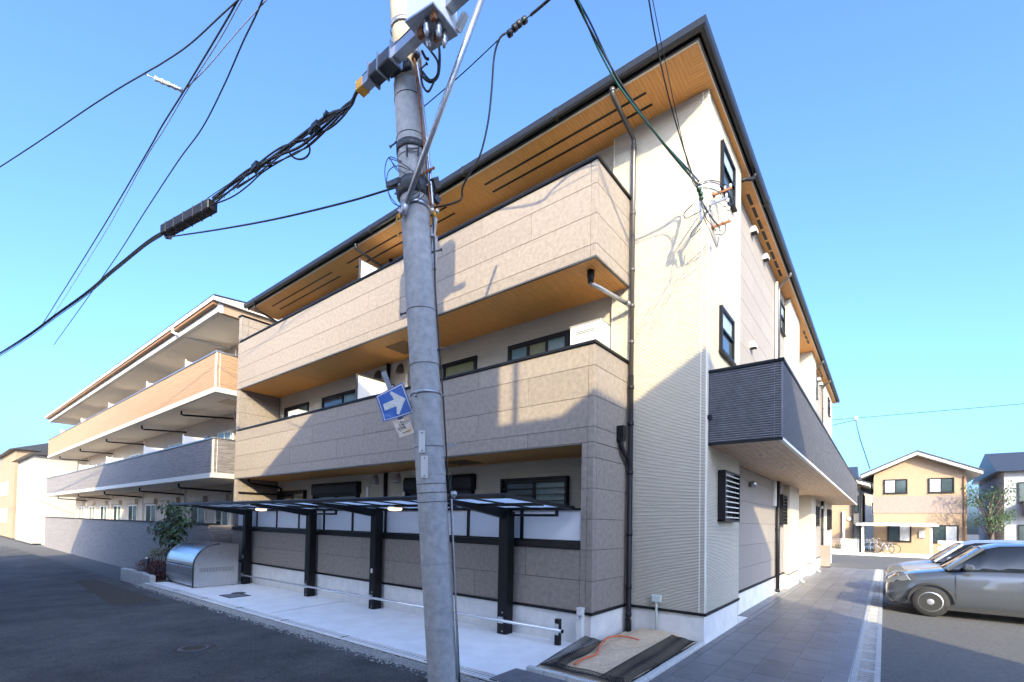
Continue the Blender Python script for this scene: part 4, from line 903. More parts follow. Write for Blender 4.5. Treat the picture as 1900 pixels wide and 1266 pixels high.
# ================================================================== utility pole
PB = Vector((-.54, -2.40, -.10)); PT = Vector((-.87, -2.87, 7.0)); PD = (PT-PB).normalized()
def pole_at(z): return PB+PD*((z-PB.z)/PD.z)
def prad(z): return .168-.0014*max(z, 0)
def pole_z(py):
    lo, hi = -.2, 12.
    for _ in range(40):
        mid = (lo+hi)/2; X = pole_at(mid)-CAM; y = PPY-FPX*X.dot(UP)/X.dot(FW)
        if y > py: lo = mid
        else: hi = mid
    return lo
def onp(a, b, off=0.):
    """point seen at pixel (a,b), 'off' metres in front of the pole's axis"""
    X = pole_at(pole_z(b))-CAM; return at_d(a, b, X.dot(FW)-off)
up_ = thing('utility_pole', pole_at(-.05), 'leaning grey concrete utility pole standing at the road edge in front of the building', 'utility pole')
zs = [-.4, 0, 1, 2, 3, 4, 5, 6, 6.62]
mb = MB(); mb.tube([pole_at(z) for z in zs], [prad(z) for z in zs], 24); mb.build('shaft', M['pole'], up_)
M['pole_top'] = mat('pole_concrete_sunlit', (.50, .45, .37), .85, var=.15, vscale=12, bump=.3, bscale=120)  # sunlit look of the upper shaft put into a paler, warmer colour
zs = [6.62, 8, 9, 10.4]; mb = MB(); mb.tube([pole_at(z) for z in zs], [prad(z)-.012 for z in zs], 24); mb.build('upper_shaft', M['pole_top'], up_)
def ring(py, r=.006, m='darksteel', h=None, off=.004):
    z = pole_z(py); c = pole_at(z); mb = MB()
    if h: mb.lathe(c, [(prad(z)+.001, -h/2), (prad(z)+off, -h/2), (prad(z)+off, h/2), (prad(z)+.001, h/2)], PD, 24, False)
    else:
        x = PD.orthogonal().normalized(); y = PD.cross(x); R = prad(z)+r*.4
        mb.tube([c+x*(R*math.cos(k*.2618))+y*(R*math.sin(k*.2618)) for k in range(24)], r, 5, closed=True)
    return mb.build('band', M[m], up_)
for py in (190, 262, 300, 580, 680, 831, 899, 915, 932): ring(py, .004)
for py in (851, 882): ring(py, .0035, 'galv')
for py in (1044, 1160): ring(py, .004, 'galv')
for py in (-20, 58): ring(py, m='galv', h=.05)
b1 = ring(389, m='galv', h=.055, off=.012); b2 = ring(732, m='galv', h=.035, off=.008)
for a, b in ((748, 392), (803, 390), (741, 392), (812, 392)): mb = MB(); mb.lathe(onp(a, b, .17), [(.016, -.02), (.016, .02)], FW, 8); mb.build('bolt', M['steel'], b1)
for a, b in ((773, 729), (823, 733), (771, 734)): mb = MB(); mb.lathe(onp(a, b, .14), [(.012, -.02), (.012, .02)], FW, 8); mb.build('bolt', M['galv'], b2)
# dark flared collar
z = pole_z(352); mb = MB(); c = pole_at(z)
mb.lathe(c, [(prad(z)+.004, -.12), (prad(z)+.035, -.10), (prad(z)+.045, -.01), (prad(z)+.04, .03), (prad(z)+.012, .06), (prad(z)+.002, .07)], PD, 24, False); col_ = mb.build('collar', M['darksteel'], up_)
for a in range(8):
    x = PD.orthogonal().normalized(); y = PD.cross(x); q = c+(x*math.cos(a*.785)+y*math.sin(a*.785))*(prad(z)+.045); mb = MB(); mb.lathe(q-PD*.05, [(.011, -.014), (.011, .014)], (q-c), 6); mb.build('bolt', M['galv'], col_)
mb = MB(); mb.bar(onp(720, 345, .02), onp(742, 336, .16), .05, .06); mb.bar(onp(803, 342, .1), onp(812, 338, .0), .05, .10); mb.bar(onp(806, 365, .05), onp(815, 376, .0), .05, .07); mb.build('cable_clamp', M['darksteel'], up_)
z = pole_z(280); mb = MB(); c = pole_at(z); mb.lathe(c, [(prad(z)+.001, -.05), (prad(z)+.012, -.05), (prad(z)+.012, .03), (prad(z)+.001, .03)], PD, 24, False)
for a in (755, 776): mb.bar(onp(a, 290, .185), onp(a, 270, .185), .012, .02)
mb.bar(onp(757, 276, .19), onp(777, 275, .19), .014, .014); mb.build('clamp_band', M['darksteel'], up_)
# climbing bolts
for a, b, a2, b2_ in ((774, 134, 791, 119), (738, 262, 725, 272), (797, 470, 818, 464), (760, 579, 745, 583), (806, 652, 832, 645), (818, 830, 843, 825)):
    p, q = onp(a, b, .02), onp(a2, b2_, .02); mb = MB(); mb.tube([p, q], .009, 8); mb.tube([q, q+(q-p).normalized()*.014], .017, 8); mb.lathe(p.lerp(q, .25), [(.016, -.008), (.016, .008)], q-p, 6); mb.build('climbing_bolt', M['darksteel'] if b2_ < 700 else M['galv'], up_)
# number plates
for (a0, b0, a1, b1_, nm) in ((777, 799, 789, 840, 0), (781, 846, 794, 887, 1)):
    mb = MB(); n = 6; rows = []
    for k in range(n+1):
        a = a0+(a1-a0)*k/n; bulge = .004*math.sin(math.pi*k/n); rows.append([onp(a, b0, .156+bulge+.014*k/n), onp(a, b1_, .156+bulge+.014*k/n)])
    mb.grid(rows, True); rows2 = [[p-FW*.004 for p in r] for r in rows]; mb.grid(rows2, True)
    pl = mb.build('plate', M['white'], up_)
    for bb in (b0+4, b1_-4): mb = MB(); mb.lathe(onp((a0+a1)/2, bb, .175), [(.007, -.008), (.007, .008)], FW, 8); mb.build('rivet', M['darksteel'], pl)
# conduit and cables hugging the shaft
def tubeo(name, pts, r, m, parent=None, n=6, k=6):
    mb = MB(); mb.tube(smooth_path(pts, k), r, n); return mb.build(name, M[m], parent)
tubeo('conduit', [onp(768, 100, .15), onp(778, 190, .14), onp(789, 290, .13), onp(799, 380, .12)], .011, 'rust', up_)
tubeo('conduit', [onp(772, 105, .12), onp(785, 200, .11), onp(796, 300, .1), onp(803, 385, .1)], .016, 'galv', up_)
tubeo('riser_cable', [onp(803, 400, .06), onp(806, 470, .03), onp(808, 540, .02), onp(815, 640, .03), onp(822, 735, .03), onp(829, 850, .03), onp(836, 930, .03), onp(841, 1045, .03), onp(848, 1160, .03), onp(853, 1275, .03)], .010, 'cable', up_)
tubeo('riser_cable', [onp(838, 925, .05), onp(840, 985, .06), onp(845, 1100, .06), onp(850, 1262, .06)], .010, 'galv', up_)
mb = MB(); q = onp(842, 916, .05); mb.lathe(q-Vector((0, 0, .05)), [(.012, 0), (.035, .025), (.04, .06), (.02, .08)], n=12); mb.build('cable_cap', M['galv'], up_)
tubeo('riser_cable', [onp(838, 880, .03), onp(836, 900, .08), onp(841, 912, .07)], .006, 'cable', up_)
mb = MB(); mb.bar(onp(806, 500, .0), onp(807, 440, .0), .05, .05); mb.bar(onp(803, 440, .03), onp(808, 405, .03), .04, .04); mb.build('cable_guard', M['galv'], up_)
for a, b in ((743, 401), (806, 398)): mb = MB(); mb.lathe(onp(a, b, .16 if a < 780 else .03), [(.01, -.03), (.022, -.02), (.022, .02), (.01, .03)], UP, 8); mb.build('clip', M['orange'], up_)
tubeo('guard_ring', [onp(738, 398, .12), onp(734, 425, .10), onp(741, 440, .1)], .008, 'orange', up_)
# loops of thin wire and the insulated rod at the collar
for pts in (((745, 300), (722, 292), (714, 320), (722, 360), (740, 384)), ((760, 316), (738, 308), (721, 318), (718, 345), (728, 375), (746, 384)), ((722, 294), (740, 315), (765, 330)), ((722, 294), (745, 303), (772, 325), (780, 350), (765, 362)), ((726, 298), (733, 312), (744, 322)), ((790, 345), (785, 365), (760, 380), (748, 386)), ((765, 340), (778, 352), (776, 365), (760, 372))):
    tubeo('wire_loop', [onp(a, b, .19+.01*(i % 2)) for i, (a, b) in enumerate(pts)], .0045, 'cable', up_)
rod = tubeo('insulator_rod', [onp(774, 330, .17), onp(806, 311, .12)], .012, 'rust', up_, 8)
for k in range(7): p = onp(774, 330, .17).lerp(onp(806, 311, .12), .15+.13*k); mb = MB(); mb.lathe(p, [(.012, -.006), (.02, 0), (.012, .006)], onp(806, 311, .12)-onp(774, 330, .17), 10); mb.build('insulator_shed', M['rust'], rod)
tubeo('wire_loop', [onp(786, 322, .18), onp(792, 332, .18), onp(799, 343, .17)], .008, 'cable_green', up_); tubeo('wire_loop', [onp(765, 334, .18), onp(770, 330, .18), onp(778, 328, .18)], .007, 'red', up_)
# steel strut from the galvanised band up to the right
mb = MB(); s0, s1 = onp(749, 391, .20), at_d(940, -127, 4.75); mb.tube([s0, s1], .031, 12); st = mb.build('strut', M['galv'], up_)
mb = MB(); mb.lathe(s0, [(.02, -.05), (.038, -.03), (.038, .05), (.03, .07)], s1-s0, 12); mb.build('strut_clevis', M['galv'], st)

# ---- cross arm with cable trough, orange end cap
ZA = 6.68
A0, A1 = at_z(677, 158, ZA), at_z(880, -33, ZA); AD = (A1-A0).normalized()
mb = MB(); mb.bar(A0, A1, .10, .10); arm = mb.build('cross_arm', M['galv'], up_)
mb = MB(); mb.bar(A0.lerp(A1, .10)+Vector((0, 0, .005)), A0.lerp(A1, .33)+Vector((0, 0, .005)), .155, .135); mb.build('arm_sleeve', M['darksteel'], arm, .01)
mb = MB(); mb.bar(A0-AD*.10, A0+AD*.02, .115, .115); mb.build('arm_cap', M['orange'], arm, .006)
for t in (.10, .20, .33):
    mb = MB(); p = A0.lerp(A1, t); mb.bar(p-Vector((0, 0, .09)), p+Vector((0, 0, .11)), .17, .018, AD); mb.lathe(p+Vector((0, 0, .115)), [(.018, 0), (.018, .03)], n=6); mb.build('arm_clamp', M['galv'], arm)
mb = MB(); mb.lathe(A0.lerp(A1, .62)-Vector((0, 0, .0))+AD.cross(Vector((0, 0, 1)))*.052, [(.012, 0), (.012, .003)], AD.cross(Vector((0, 0, 1))), 10); mb.build('arm_hole', M['darksteel'], arm)
zc = pole_z(108); mb = MB(); mb.lathe(pole_at(zc), [(prad(zc)+.002, -.05), (prad(zc)+.014, -.05), (prad(zc)+.014, .05), (prad(zc)+.002, .05)], PD, 24, False); mb.build('arm_band', M['galv'], up_)
mb = MB()
for a, b, c_ in ((742, 125, 760), (768, 110, 775)): mb.bar(onp(a, b, .12), onp(c_, b-12, .19), .06, .03)
mb.bar(onp(723, 138, .1), onp(762, 120, .19), .05, .06); mb.build('arm_bracket', M['darksteel'], up_)

tubeo('trough_cable', [at_z(a, b, ZA+.09) for a, b in ((664, 162), (676, 142), (700, 119), (740, 80), (780, 40), (830, -8), (880, -56))], .022, 'cable', up_, 8)
tubeo('trough_cable', [at_z(a, b, ZA+.08) for a, b in ((668, 160), (682, 140), (705, 118), (745, 79), (785, 39), (835, -10))], .012, 'cable', up_, 8)
# ---- white switch box on the pole
zb_ = 6.52; q1, q2, q3 = at_z(753, 38, zb_), at_z(799, 92, zb_), at_z(848, 62, zb_)
sb = thing('switch_box', q2, 'white metal switch box with cables below it, high on the leaning pole', 'switch box')
ex, ey = (q1-q2), (q3-q2); mb = MB(); mb.prism([q2, q3, q3+ex, q1], (0, 0, 0), (0, 0, .75)); mb.build('casing', M['boxwhite'], sb, .006)
mb = MB(); mb.prism([q2-ex*.02-ey*.02, q3+ey*.02-ex*.02, q3+ex*1.02+ey*.02, q1+ex*.02-ey*.02], (0, 0, -.02), (0, 0, -.001)); mb.build('base_flange', M['galv'], sb)
for u, v in ((.25, .75), (.55, .8), (.45, .35), (.75, .55)):
    c = q2+ex*u+ey*v; mb = MB(); mb.lathe(c-Vector((0, 0, .17)), [(.014, 0), (.02, .03), (.032, .05), (.024, .07), (.034, .09), (.026, .11), (.03, .15)], n=12); mb.build('bushing', M['galv'], sb)
for u, v, s in ((.3, .5, .025), (.6, .2, .03), (.8, .85, .025)): c = q2+ex*u+ey*v; mb = MB(); mb.obox(c-Vector((0, 0, .05)), Vector((1, 0, 0)), Vector((0, 1, 0)), Vector((0, 0, 1)), s, s*.7, .03); mb.build('terminal', M['rust'], sb)
mb = MB(); mb.bar(q3+ey*.02+Vector((0, 0, .02)), q3+ey*.3+Vector((0, 0, .14)), .05, .06); mb.build('hanger', M['white'], sb)
for pts, r in ((((814, 78), (816, 110), (813, 140), (800, 152), (785, 143), (781, 128)), .014), (((815, 90), (814, 130), (806, 150), (795, 170), (785, 160), (781, 140)), .011), (((800, 96), (812, 115), (811, 140), (798, 149), (784, 133)), .011), (((778, 72), (800, 64), (835, 58), (840, 40)), .009), (((783, 95), (790, 108), (796, 110)), .014)):
    tubeo('cable_tail', [at_d(a, b, 4.95) for a, b in pts], r, 'cable', sb)
tubeo('red_seal', [at_d(808, 70, 4.9), at_d(809, 75, 4.9)], .014, 'red', sb)
# transformer rack higher up, above the picture, whose shadow falls on the balcony
tf = thing('transformer', (-.75, -3.5, 8.0), 'pair of grey pole transformers on a rack near the top of the leaning pole', 'transformer')
for x in (-1.08, -.22): mb = MB(); mb.lathe((x, -3.55, 8.02), [(.10, 0), (.27, .06), (.29, .15), (.29, .85), (.24, .95), (.08, 1.0)], n=20); mb.build('tank', M['galv'], tf)
mb = MB(); mb.bar((-1.4, -3.3, 7.98), (.2, -3.3, 7.98), .08, .08); mb.bar(pole_at(8.0), (-.6, -3.6, 7.98), .08, .08); mb.build('rack', M['galv'], tf)

# ---- road sign on the pole: blue square, pale arrow, bent corner
sg = thing('one_way_sign', at_d(735, 745, 5.35), 'small tilted blue square sign with a pale arrow pointing right, fixed to the leaning pole', 'sign')
SD = 5.22
def spx(u, v):
    """point on the plate: u to the right, v down, 0..1"""
    tl, tr_2, br, bl_ = (697, 735), (747, 709), (768, 766), (713, 784)
    a = (tl[0]*(1-u)+tr_2[0]*u)*(1-v)+(bl_[0]*(1-u)+br[0]*u)*v; b = (tl[1]*(1-u)+tr_2[1]*u)*(1-v)+(bl_[1]*(1-u)+br[1]*u)*v
    return a, b
def splate(u, v, off=0.):
    a, b = spx(u, v); bend = max(0, (v-.78)/.22)*max(0, (.35-u)/.35); return at_d(a, b, SD+.10*(u-.5)-off)+FW*(-.05*bend)
def sheet(name, uv, off, m, parent, th=.004):
    mb = MB(); mb.face([splate(u, v, off) for u, v in uv]); mb.face([splate(u, v, off-th) for u, v in uv][::-1])
    for i in range(len(uv)): j = (i+1) % len(uv); mb.face([splate(*uv[i], off), splate(*uv[j], off), splate(*uv[j], off-th), splate(*uv[i], off-th)])
    return mb.build(name, M[m], parent)
def rr(e, r=.08, n=4):
    P = []
    for cx_, cy_, a0 in ((1-e-r, e+r, -90), (1-e-r, 1-e-r, 0), (e+r, 1-e-r, 90), (e+r, e+r, 180)):
        for k in range(n+1): a = math.radians(a0+90*k/n); P.append((cx_+r*math.cos(a), cy_+r*math.sin(a)))
    return P
def gplate(e, off, m, name, par):
    mb = MB(); n = 8; rows = [[splate(e+(1-2*e)*i/n, e+(1-2*e)*j/n, off) for i in range(n+1)] for j in range(n+1)]; mb.grid(rows, False)
    rows = [[p+FW*.0025 for p in r] for r in rows]; mb.grid(rows, False); return mb.build(name, M[m], par)
gplate(0, .0, 'bluesign', 'plate', sg); gplate(.035, .003, 'signwhite', 'border', sg); gplate(.065, .006, 'bluesign', 'field', sg)
sheet('arrow', [(.14, .385), (.54, .385), (.47, .13), (.54, .10), (.90, .50), (.54, .90), (.47, .87), (.54, .615), (.14, .615)], .0095, 'signwhite', sg, .003)
mb = MB(); mb.bar(at_d(712, 690, SD+.06), at_d(752, 800, SD+.08), .055, .02, -FW); mb.build('backing_strap', M['galv'], sg)
mb = MB(); mb.bar(at_d(745, 752, SD+.08), at_d(790, 742, SD+.10), .03, .03); mb.bar(at_d(760, 735, SD+.08), at_d(775, 728, SD+.09), .02, .04); mb.build('bracket', M['galv'], sg)
nt_ = thing('paper_notice', at_d(750, 790, 5.3), 'small rust-stained white notice plate hanging below the blue arrow sign', 'notice')
nq = [(728, 783), (758, 774), (769, 803), (742, 812)]
mb = MB(); P = [at_d(a, b, SD-.01) for a, b in nq]; mb.prism(P, FW*.004, FW*0); mb.build('plate', M['paper'], nt_)
def nuv(u, v): a = [Vector(at_d(x, y, SD-.013)) for x, y in nq]; return (a[0]*(1-u)+a[1]*u)*(1-v)+(a[3]*(1-u)+a[2]*u)*v
for u0, v0, u1, v1 in ((.40, .15, .62, .13), (.40, .30, .60, .32), (.45, .10, .50, .55), (.58, .12, .56, .60), (.66, .15, .78, .35), (.80, .10, .86, .30), (.86, .30, .94, .14), (.30, .2, .33, .6), (.2, .45, .22, .7), (.12, .5, .2, .52), (.36, .5, .62, .52)):
    mb = MB(); mb.bar(nuv(u0, v0), nuv(u1, v1), .005, .002, -FW); mb.build('stroke', M['ink'], nt_)
mb = MB(); mb.bar(nuv(.25, .82), nuv(.85, .78), .008, .002, -FW); mb.build('rust_streak', M['rust'], nt_)

# ================================================================== overhead lines
def cable(name, pts, r, m, label, group='overhead cables', n=6, k=8):
    mb = MB(); mb.tube(smooth_path(pts, k), r, n); o = mb.build(name, M[m]); tag(o, label, 'cable', group); return o
def zpath(pts, z0, z1): return [at_z(a, b, z0+(z1-z0)*i/(len(pts)-1)) for i, (a, b) in enumerate(pts)]
def dpath(pts, d0, d1): return [at_d(a, b, d0+(d1-d0)*i/(len(pts)-1)) for i, (a, b) in enumerate(pts)]
# bundle running left from the orange cap
main = [(735, 100), (700, 132), (676, 152), (660, 175), (652, 192), (638, 207), (610, 228), (560, 262), (520, 283), (475, 312), (440, 338), (395, 374)]
far = [(300, 432), (269, 452), (210, 500), (120, 572), (-60, 690), (-300, 820)]
cb = thing('cable_bundle', at_z(560, 262, ZA-.05), 'thick twisted bundle of black telephone cables running down-left from the orange arm cap', 'cable')
bund = zpath(main, ZA+.07, ZA-.05); bund[0] = bund[0]+Vector((0, 0, .02))
rnd = random.Random(5)
for i, r in enumerate((.020, .016, .012, .010, .008)):
    pts = []
    for j, p in enumerate(bund):
        w = min(1, max(0, (j-3)/3)); pts.append(p+Vector((0, 0, w*(.05*math.sin(j*1.3+i*1.9)-.02*i+.03)))+UP*(w*.03*math.cos(j*.9+i*2.3)))
    tubeo('strand', pts, r, 'cable', cb, 7, 6)
tubeo('strand', zpath([(652, 195), (600, 226), (545, 268), (500, 300), (440, 332), (385, 368)], ZA, ZA-.02), .006, 'cable', cb)
tubeo('strand', zpath([(638, 207), (615, 232), (575, 270), (545, 285), (490, 318), (460, 345), (430, 366), (395, 380)], ZA, ZA-.1), .010, 'cable', cb)
tubeo('loop', [at_z(537, 283, ZA)]+[at_z(556+19*math.cos(a), 278+17*math.sin(a)*1.05, ZA-.02) for a in [2.6-.45*k for k in range(13)]], .012, 'cable', cb)
tubeo('loop', zpath([(440, 350), (470, 330), (484, 318), (478, 328), (474, 322)], ZA-.05, ZA-.05), .008, 'cable', cb)
for a, b, s in ((586, 234, .05), (605, 213, .03), (475, 310, .06), (578, 244, .035), (500, 305, .03)):
    c = at_z(a, b, ZA-.03); mb = MB(); mb.obox(c, AD, AD.cross(Vector((0, 0, 1))), Vector((0, 0, 1)), s*1.3, s*.6, s*.7); mb.lathe(c+Vector((0, 0, s*.7)), [(.012, 0), (.012, .03)], n=6); mb.build('clamp', M['cable'], cb)
for k in range(7): a = 405+k*9; b = 366-k*6.2; tubeo('lashing', [at_z(a, b-9, ZA-.03), at_z(a+3, b+8, ZA-.03)], .004, 'cable', cb)
cl = thing('splice_closure', at_z(350, 403, ZA-.08), 'long black splice box hanging on the cable bundle at the upper left', 'splice box')
c0, c1 = at_z(395, 381, ZA-.08), at_z(306, 430, ZA-.08); mb = MB(); mb.bar(c0, c1, .15, .16); mb.build('casing', M['blackm'], cl, .012)
mb = MB(); dd = (c1-c0); mb.bar(c0+dd*.02+Vector((0, 0, .082)), c1-dd*.02+Vector((0, 0, .082)), .02, .02); mb.build('ridge', M['blackm'], cl)
for t in (.12, .3, .5, .7, .88): mb = MB(); p = c0.lerp(c1, t); mb.bar(p-Vector((0, 0, .083)), p+Vector((0, 0, .083)), .155, .02, dd); mb.build('clasp', M['darksteel'], cl)
for i, dz in enumerate((0, -.07, .06)): cable('overhead_cable', [c1.lerp(c0, .1)]+zpath([(a, b+i*3) for a, b in far], ZA-.08+dz, ZA+.2), (.02, .012, .008)[i], 'cable', ('thick black cable leaving the splice box towards the far left', 'lower thin cable beside the thick one left of the splice box', 'upper hair-thin cable left of the splice box')[i])
mb = MB(); p = at_z(312, 439, ZA-.12); mb.lathe(p, [(.01, -.06), (.045, -.04), (.05, .04), (.01, .07)], RT, 12); o = mb.build('cable_weight', M['galv']); tag(o, 'oval grey cable joint hanging under the splice box at the far left', 'cable joint')
cable('overhead_cable', [onp(740, 346, .12), onp(718, 353, .05)]+[at_d(a, b, d) for a, b, d in ((640, 376, 5.45), (510, 407, 5.9), (400, 427, 6.7), (312, 440, 7.9))], .011, 'cable', 'single cable running left from the dark collar to the splice box')
# high lines at the upper left
HZ = 9.2
for pts, r, m, lab in (
    ([(900, -420), (640, -170), (440, 2), (355, 80), (300, 118), (269, 136), (180, 190), (0, 310), (-300, 500)], .012, 'cable', 'topmost dark line crossing the upper left corner of the sky'),
    ([(860, -700), (560, -210), (442, 0), (400, 72), (342, 168), (300, 235), (269, 290), (180, 440), (80, 600)], .013, 'cable', 'dark line meeting the strain insulator in the upper left sky'),
    ([(870, -700), (568, -210), (449, 0), (404, 80), (345, 172), (305, 240), (269, 297), (190, 440), (90, 600)], .008, 'galv', 'thin pale line twisted beside the insulator line in the upper left sky'),
    ([(900, -400), (700, -220), (495, 0), (440, 60), (385, 125), (342, 168)], .009, 'galv', 'pale straight line running from the insulator up towards the pole top'),
    ([(760, -700), (560, -200), (487, 0), (450, 80), (415, 160), (375, 238), (330, 300), (269, 393), (200, 500), (100, 640)], .012, 'cable', 'lowest dark line in the upper left sky, curving down to the left')):
    cable('power_line', zpath(pts, HZ, HZ), r, m, lab, 'high power lines at the upper left')
ins = thing('strain_insulator', at_z(320, 158, HZ), 'white strain insulator tied between two lines in the upper left sky', 'insulator')
ia, ib = at_z(269, 138, HZ), at_z(343, 170, HZ); tubeo('tie_wire', [ia, ib], .008, 'galv', ins)
for t in (.34, .5, .66, .82): mb = MB(); p = ia.lerp(ib, t); mb.lathe(p, [(.015, -.07), (.045, -.05), (.028, 0), (.045, .05), (.015, .07)], ib-ia, 10); mb.build('porcelain', M['porcelain'] if t < .6 else M['galv'], ins)
# lines over the roof, to the right of the pole
p5 = ext([at_d(a, b, d) for a, b, d in ((1095, -70, 4.05), (1018, 0, 4.3), (985, 28, 4.5), (962, 45, 4.6), (938, 62, 4.7), (860, 135, 4.95), (790, 195, 5.2), (745, 232, 5.3))])
cable('service_cable', p5[:6], .014, 'cable', 'dark cable with a clamp high above the roof right of the pole', 'service cables right of the pole')
cable('service_cable', p5[5:], .006, 'cable_green', 'thin green line slanting down to the pole above the roof', 'service cables right of the pole')
cable('service_cable', [at_d(a, b, d) for a, b, d in ((938, 62, 4.7), (927, 72, 4.7), (917, 105, 4.75), (912, 170, 4.8), (905, 230, 4.85), (890, 290, 4.9), (868, 328, 4.95), (858, 350, 5.0), (857, 366, 5.05), (850, 374, 5.05), (828, 381, 5.15), (806, 385, 5.25))], .010, 'cable', 'black drop cable looping down in front of the eaves to the pole collar', 'service cables right of the pole')
for k, (a, b) in enumerate(((973, 38), (963, 45), (955, 52), (946, 62))):
    mb = MB(); mb.lathe(at_d(a, b, 4.58), [(.015, -.03), (.032, -.02), (.032, .02), (.015, .03)], ray(985, 28)-ray(938, 62), 8); o = mb.build('cable_clamp_block', M['cable']); tag(o, ('topmost', 'second', 'third', 'lowest')[k]+' small black clamp block on the dark cable above the roof', 'clamp', 'clamp blocks on the dark cable')
E6 = Vector((1.40, 1.10, 6.66))
for i in range(3):
    o6 = Vector((0, 0, .022*(i-1))); mm = ('cable_green', 'cable', 'cable_blue')[i]
    tw = lambda p, j: p+o6+UP*(.018*math.sin(j*1.1+i*2.1))+RT*(.018*math.cos(j*1.1+i*2.1))
    pts = [at_d(a, b, d) for a, b, d in ((1036, -66, 5.3), (1070, 0, 5.55), (1092, 45, 5.75), (1115, 92, 5.95), (1145, 148, 6.12), (1180, 200, 6.28), (1222, 255, 6.5), (1262, 302, 6.7), (1289, 334, 6.85))]+[at_x(1296, 342, 1.36)]
    cable('service_cable', [Vector((-.7, -3.2, 9.0)), Vector((-.35, -2.5, 8.75))]+[tw(p, j) for j, p in enumerate(pts)], .013, mm, ('green strand of the twisted service cable dropping to the cream corner', 'black strand of the twisted service cable dropping to the cream corner', 'dark blue strand of the twisted service cable dropping to the cream corner')[i], 'twisted service cable')
cable('service_cable', ext([at_d(a, b, d) for a, b, d in ((1192, -75, 5.1), (1204, 0, 5.35), (1217, 75, 5.65), (1238, 170, 6.0), (1262, 255, 6.4), (1285, 325, 6.65))])+[at_x(1308, 385, 1.4), at_x(1336, 424, 1.45)], .009, 'cable', 'thin black line dropping steeply past the eave corner to the lower bracket', 'service cables right of the pole')
cable('service_cable', ext([at_d(a, b, d) for a, b, d in ((1197, -75, 5.1), (1211, 0, 5.35), (1226, 75, 5.65), (1246, 170, 6.0), (1266, 262, 6.4), (1284, 335, 6.75))])+[at_x(1297, 350, 1.38)], .005, 'cable', 'hair-thin line beside the black one at the eave corner', 'service cables right of the pole')
ct = thing('cable_terminal', Vector((1.36, 1.15, 6.6)), 'tangle of wire loops and insulators where the service cables reach the cream corner', 'cable terminal')
for pts, r, m in ((((1294, 342), (1318, 335), (1345, 342), (1360, 356), (1362, 372), (1350, 388)), .006, 'cable'), (((1294, 346), (1320, 338), (1345, 350), (1354, 375), (1350, 386)), .006, 'cable_blue'), (((1296, 349), (1318, 350), (1335, 358), (1343, 372)), .007, 'cable_green'), (((1296, 350), (1300, 365), (1303, 385), (1310, 405), (1322, 420), (1336, 436), (1345, 430), (1346, 418), (1340, 414)), .006, 'cable'), (((1306, 405), (1318, 430), (1330, 458), (1333, 440)), .005, 'cable'), (((1300, 392), (1285, 400), (1272, 405), (1270, 395), (1285, 380)), .006, 'cable'), (((1303, 410), (1295, 418), (1284, 430), (1283, 440), (1300, 424)), .005, 'cable'), (((1314, 372), (1314, 395), (1322, 418)), .006, 'galv')):
    tubeo('wire_loop', [at_x(a, b, 1.42 if a > 1300 else 1.36) for a, b in pts], r, m, ct)
mb = MB(); 
for a, b in ((1297, 352), (1300, 360), (1301, 368)): mb.lathe(at_x(a, b, 1.36), [(.012, -.03), (.03, -.02), (.03, .02), (.012, .03)], (1, 0, 0), 8)
mb.build('green_insulators', M['cable_green'], ct)
mb = MB(); 
for a, b in ((1350, 372), (1345, 380), (1352, 388), (1336, 425), (1331, 432)): mb.lathe(at_x(a, b, 1.44), [(.01, -.03), (.024, -.02), (.016, 0), (.024, .02), (.01, .03)], (0, .3, 1), 8)
mb.build('white_insulators', M['white'], ct)
mb = MB(); mb.bar(at_x(1299, 372, 1.30), at_x(1301, 412, 1.30), .02, .04); mb.bar((W2, 1.2, 6.55), at_x(1300, 380, 1.31), .03, .03); mb.build('stay', M['galv'], ct)
# ================================================================== houses across the street (behind the camera); they throw the shade on the lower floors
def opp_house(name, poly, h, m, label, extra=None):
    c = sum((Vector((p[0], p[1], 0)) for p in poly), Vector())/len(poly)
    t = thing(name, (c.x, c.y, 0), label, 'house', 'houses across the street')
    mb = MB(); mb.prism([(p[0], p[1], -.2) for p in poly], (0, 0, 0), (0, 0, h+.2-.12)); mb.build('wall', M[m], t)
    mb = MB(); mb.prism([(p[0], p[1], h-.12) for p in poly], (0, 0, 0), (0, 0, .12)); mb.build('roof_parapet', M['roofwhite'], t)
    return t
hA = opp_house('opposite_house', [(.0, -7.5), (4.78, -7.5), (4.78, -18), (-2.1, -18)], 9.40, 'opp', 'cream rendered house across the street behind the viewer')
mb = MB(); mb.box(4.785, 6.3, -17, -7.5, -.2, 7.69); mb.build('annex', M['opp'], hA); mb = MB(); mb.tube([(5.17, -7.55, 7.69), (5.17, -7.55, 9.4)], .045, 8); mb.build('mast', M['galv'], hA)
hB = opp_house('opposite_house', [(8.25, -6.85), (13.3, -6.42), (13.3, -16), (7.6, -16)], 9.0, 'opp', 'pale rendered house on the street corner behind the viewer')
hC = opp_house('opposite_house', [(-20, -7.5), (-7.3, -7.5), (-7.3, -17), (-20, -17)], 9.15, 'opp', 'long rendered house further left across the street behind the viewer')
for t, x0, x1, y in ((hA, .1, 4.6, -7.5), (hC, -19.5, -7.6, -7.5), (hB, 8.6, 13, -6.7)):
    n = int((x1-x0)/2.4)
    for i in range(n):
        for z in (.9, 3.6, 6.3): a = x0+.4+i*2.4; boxo('window', a, a+1.5, y+.0, y+.06, z, z+1.2, 'glass', t)

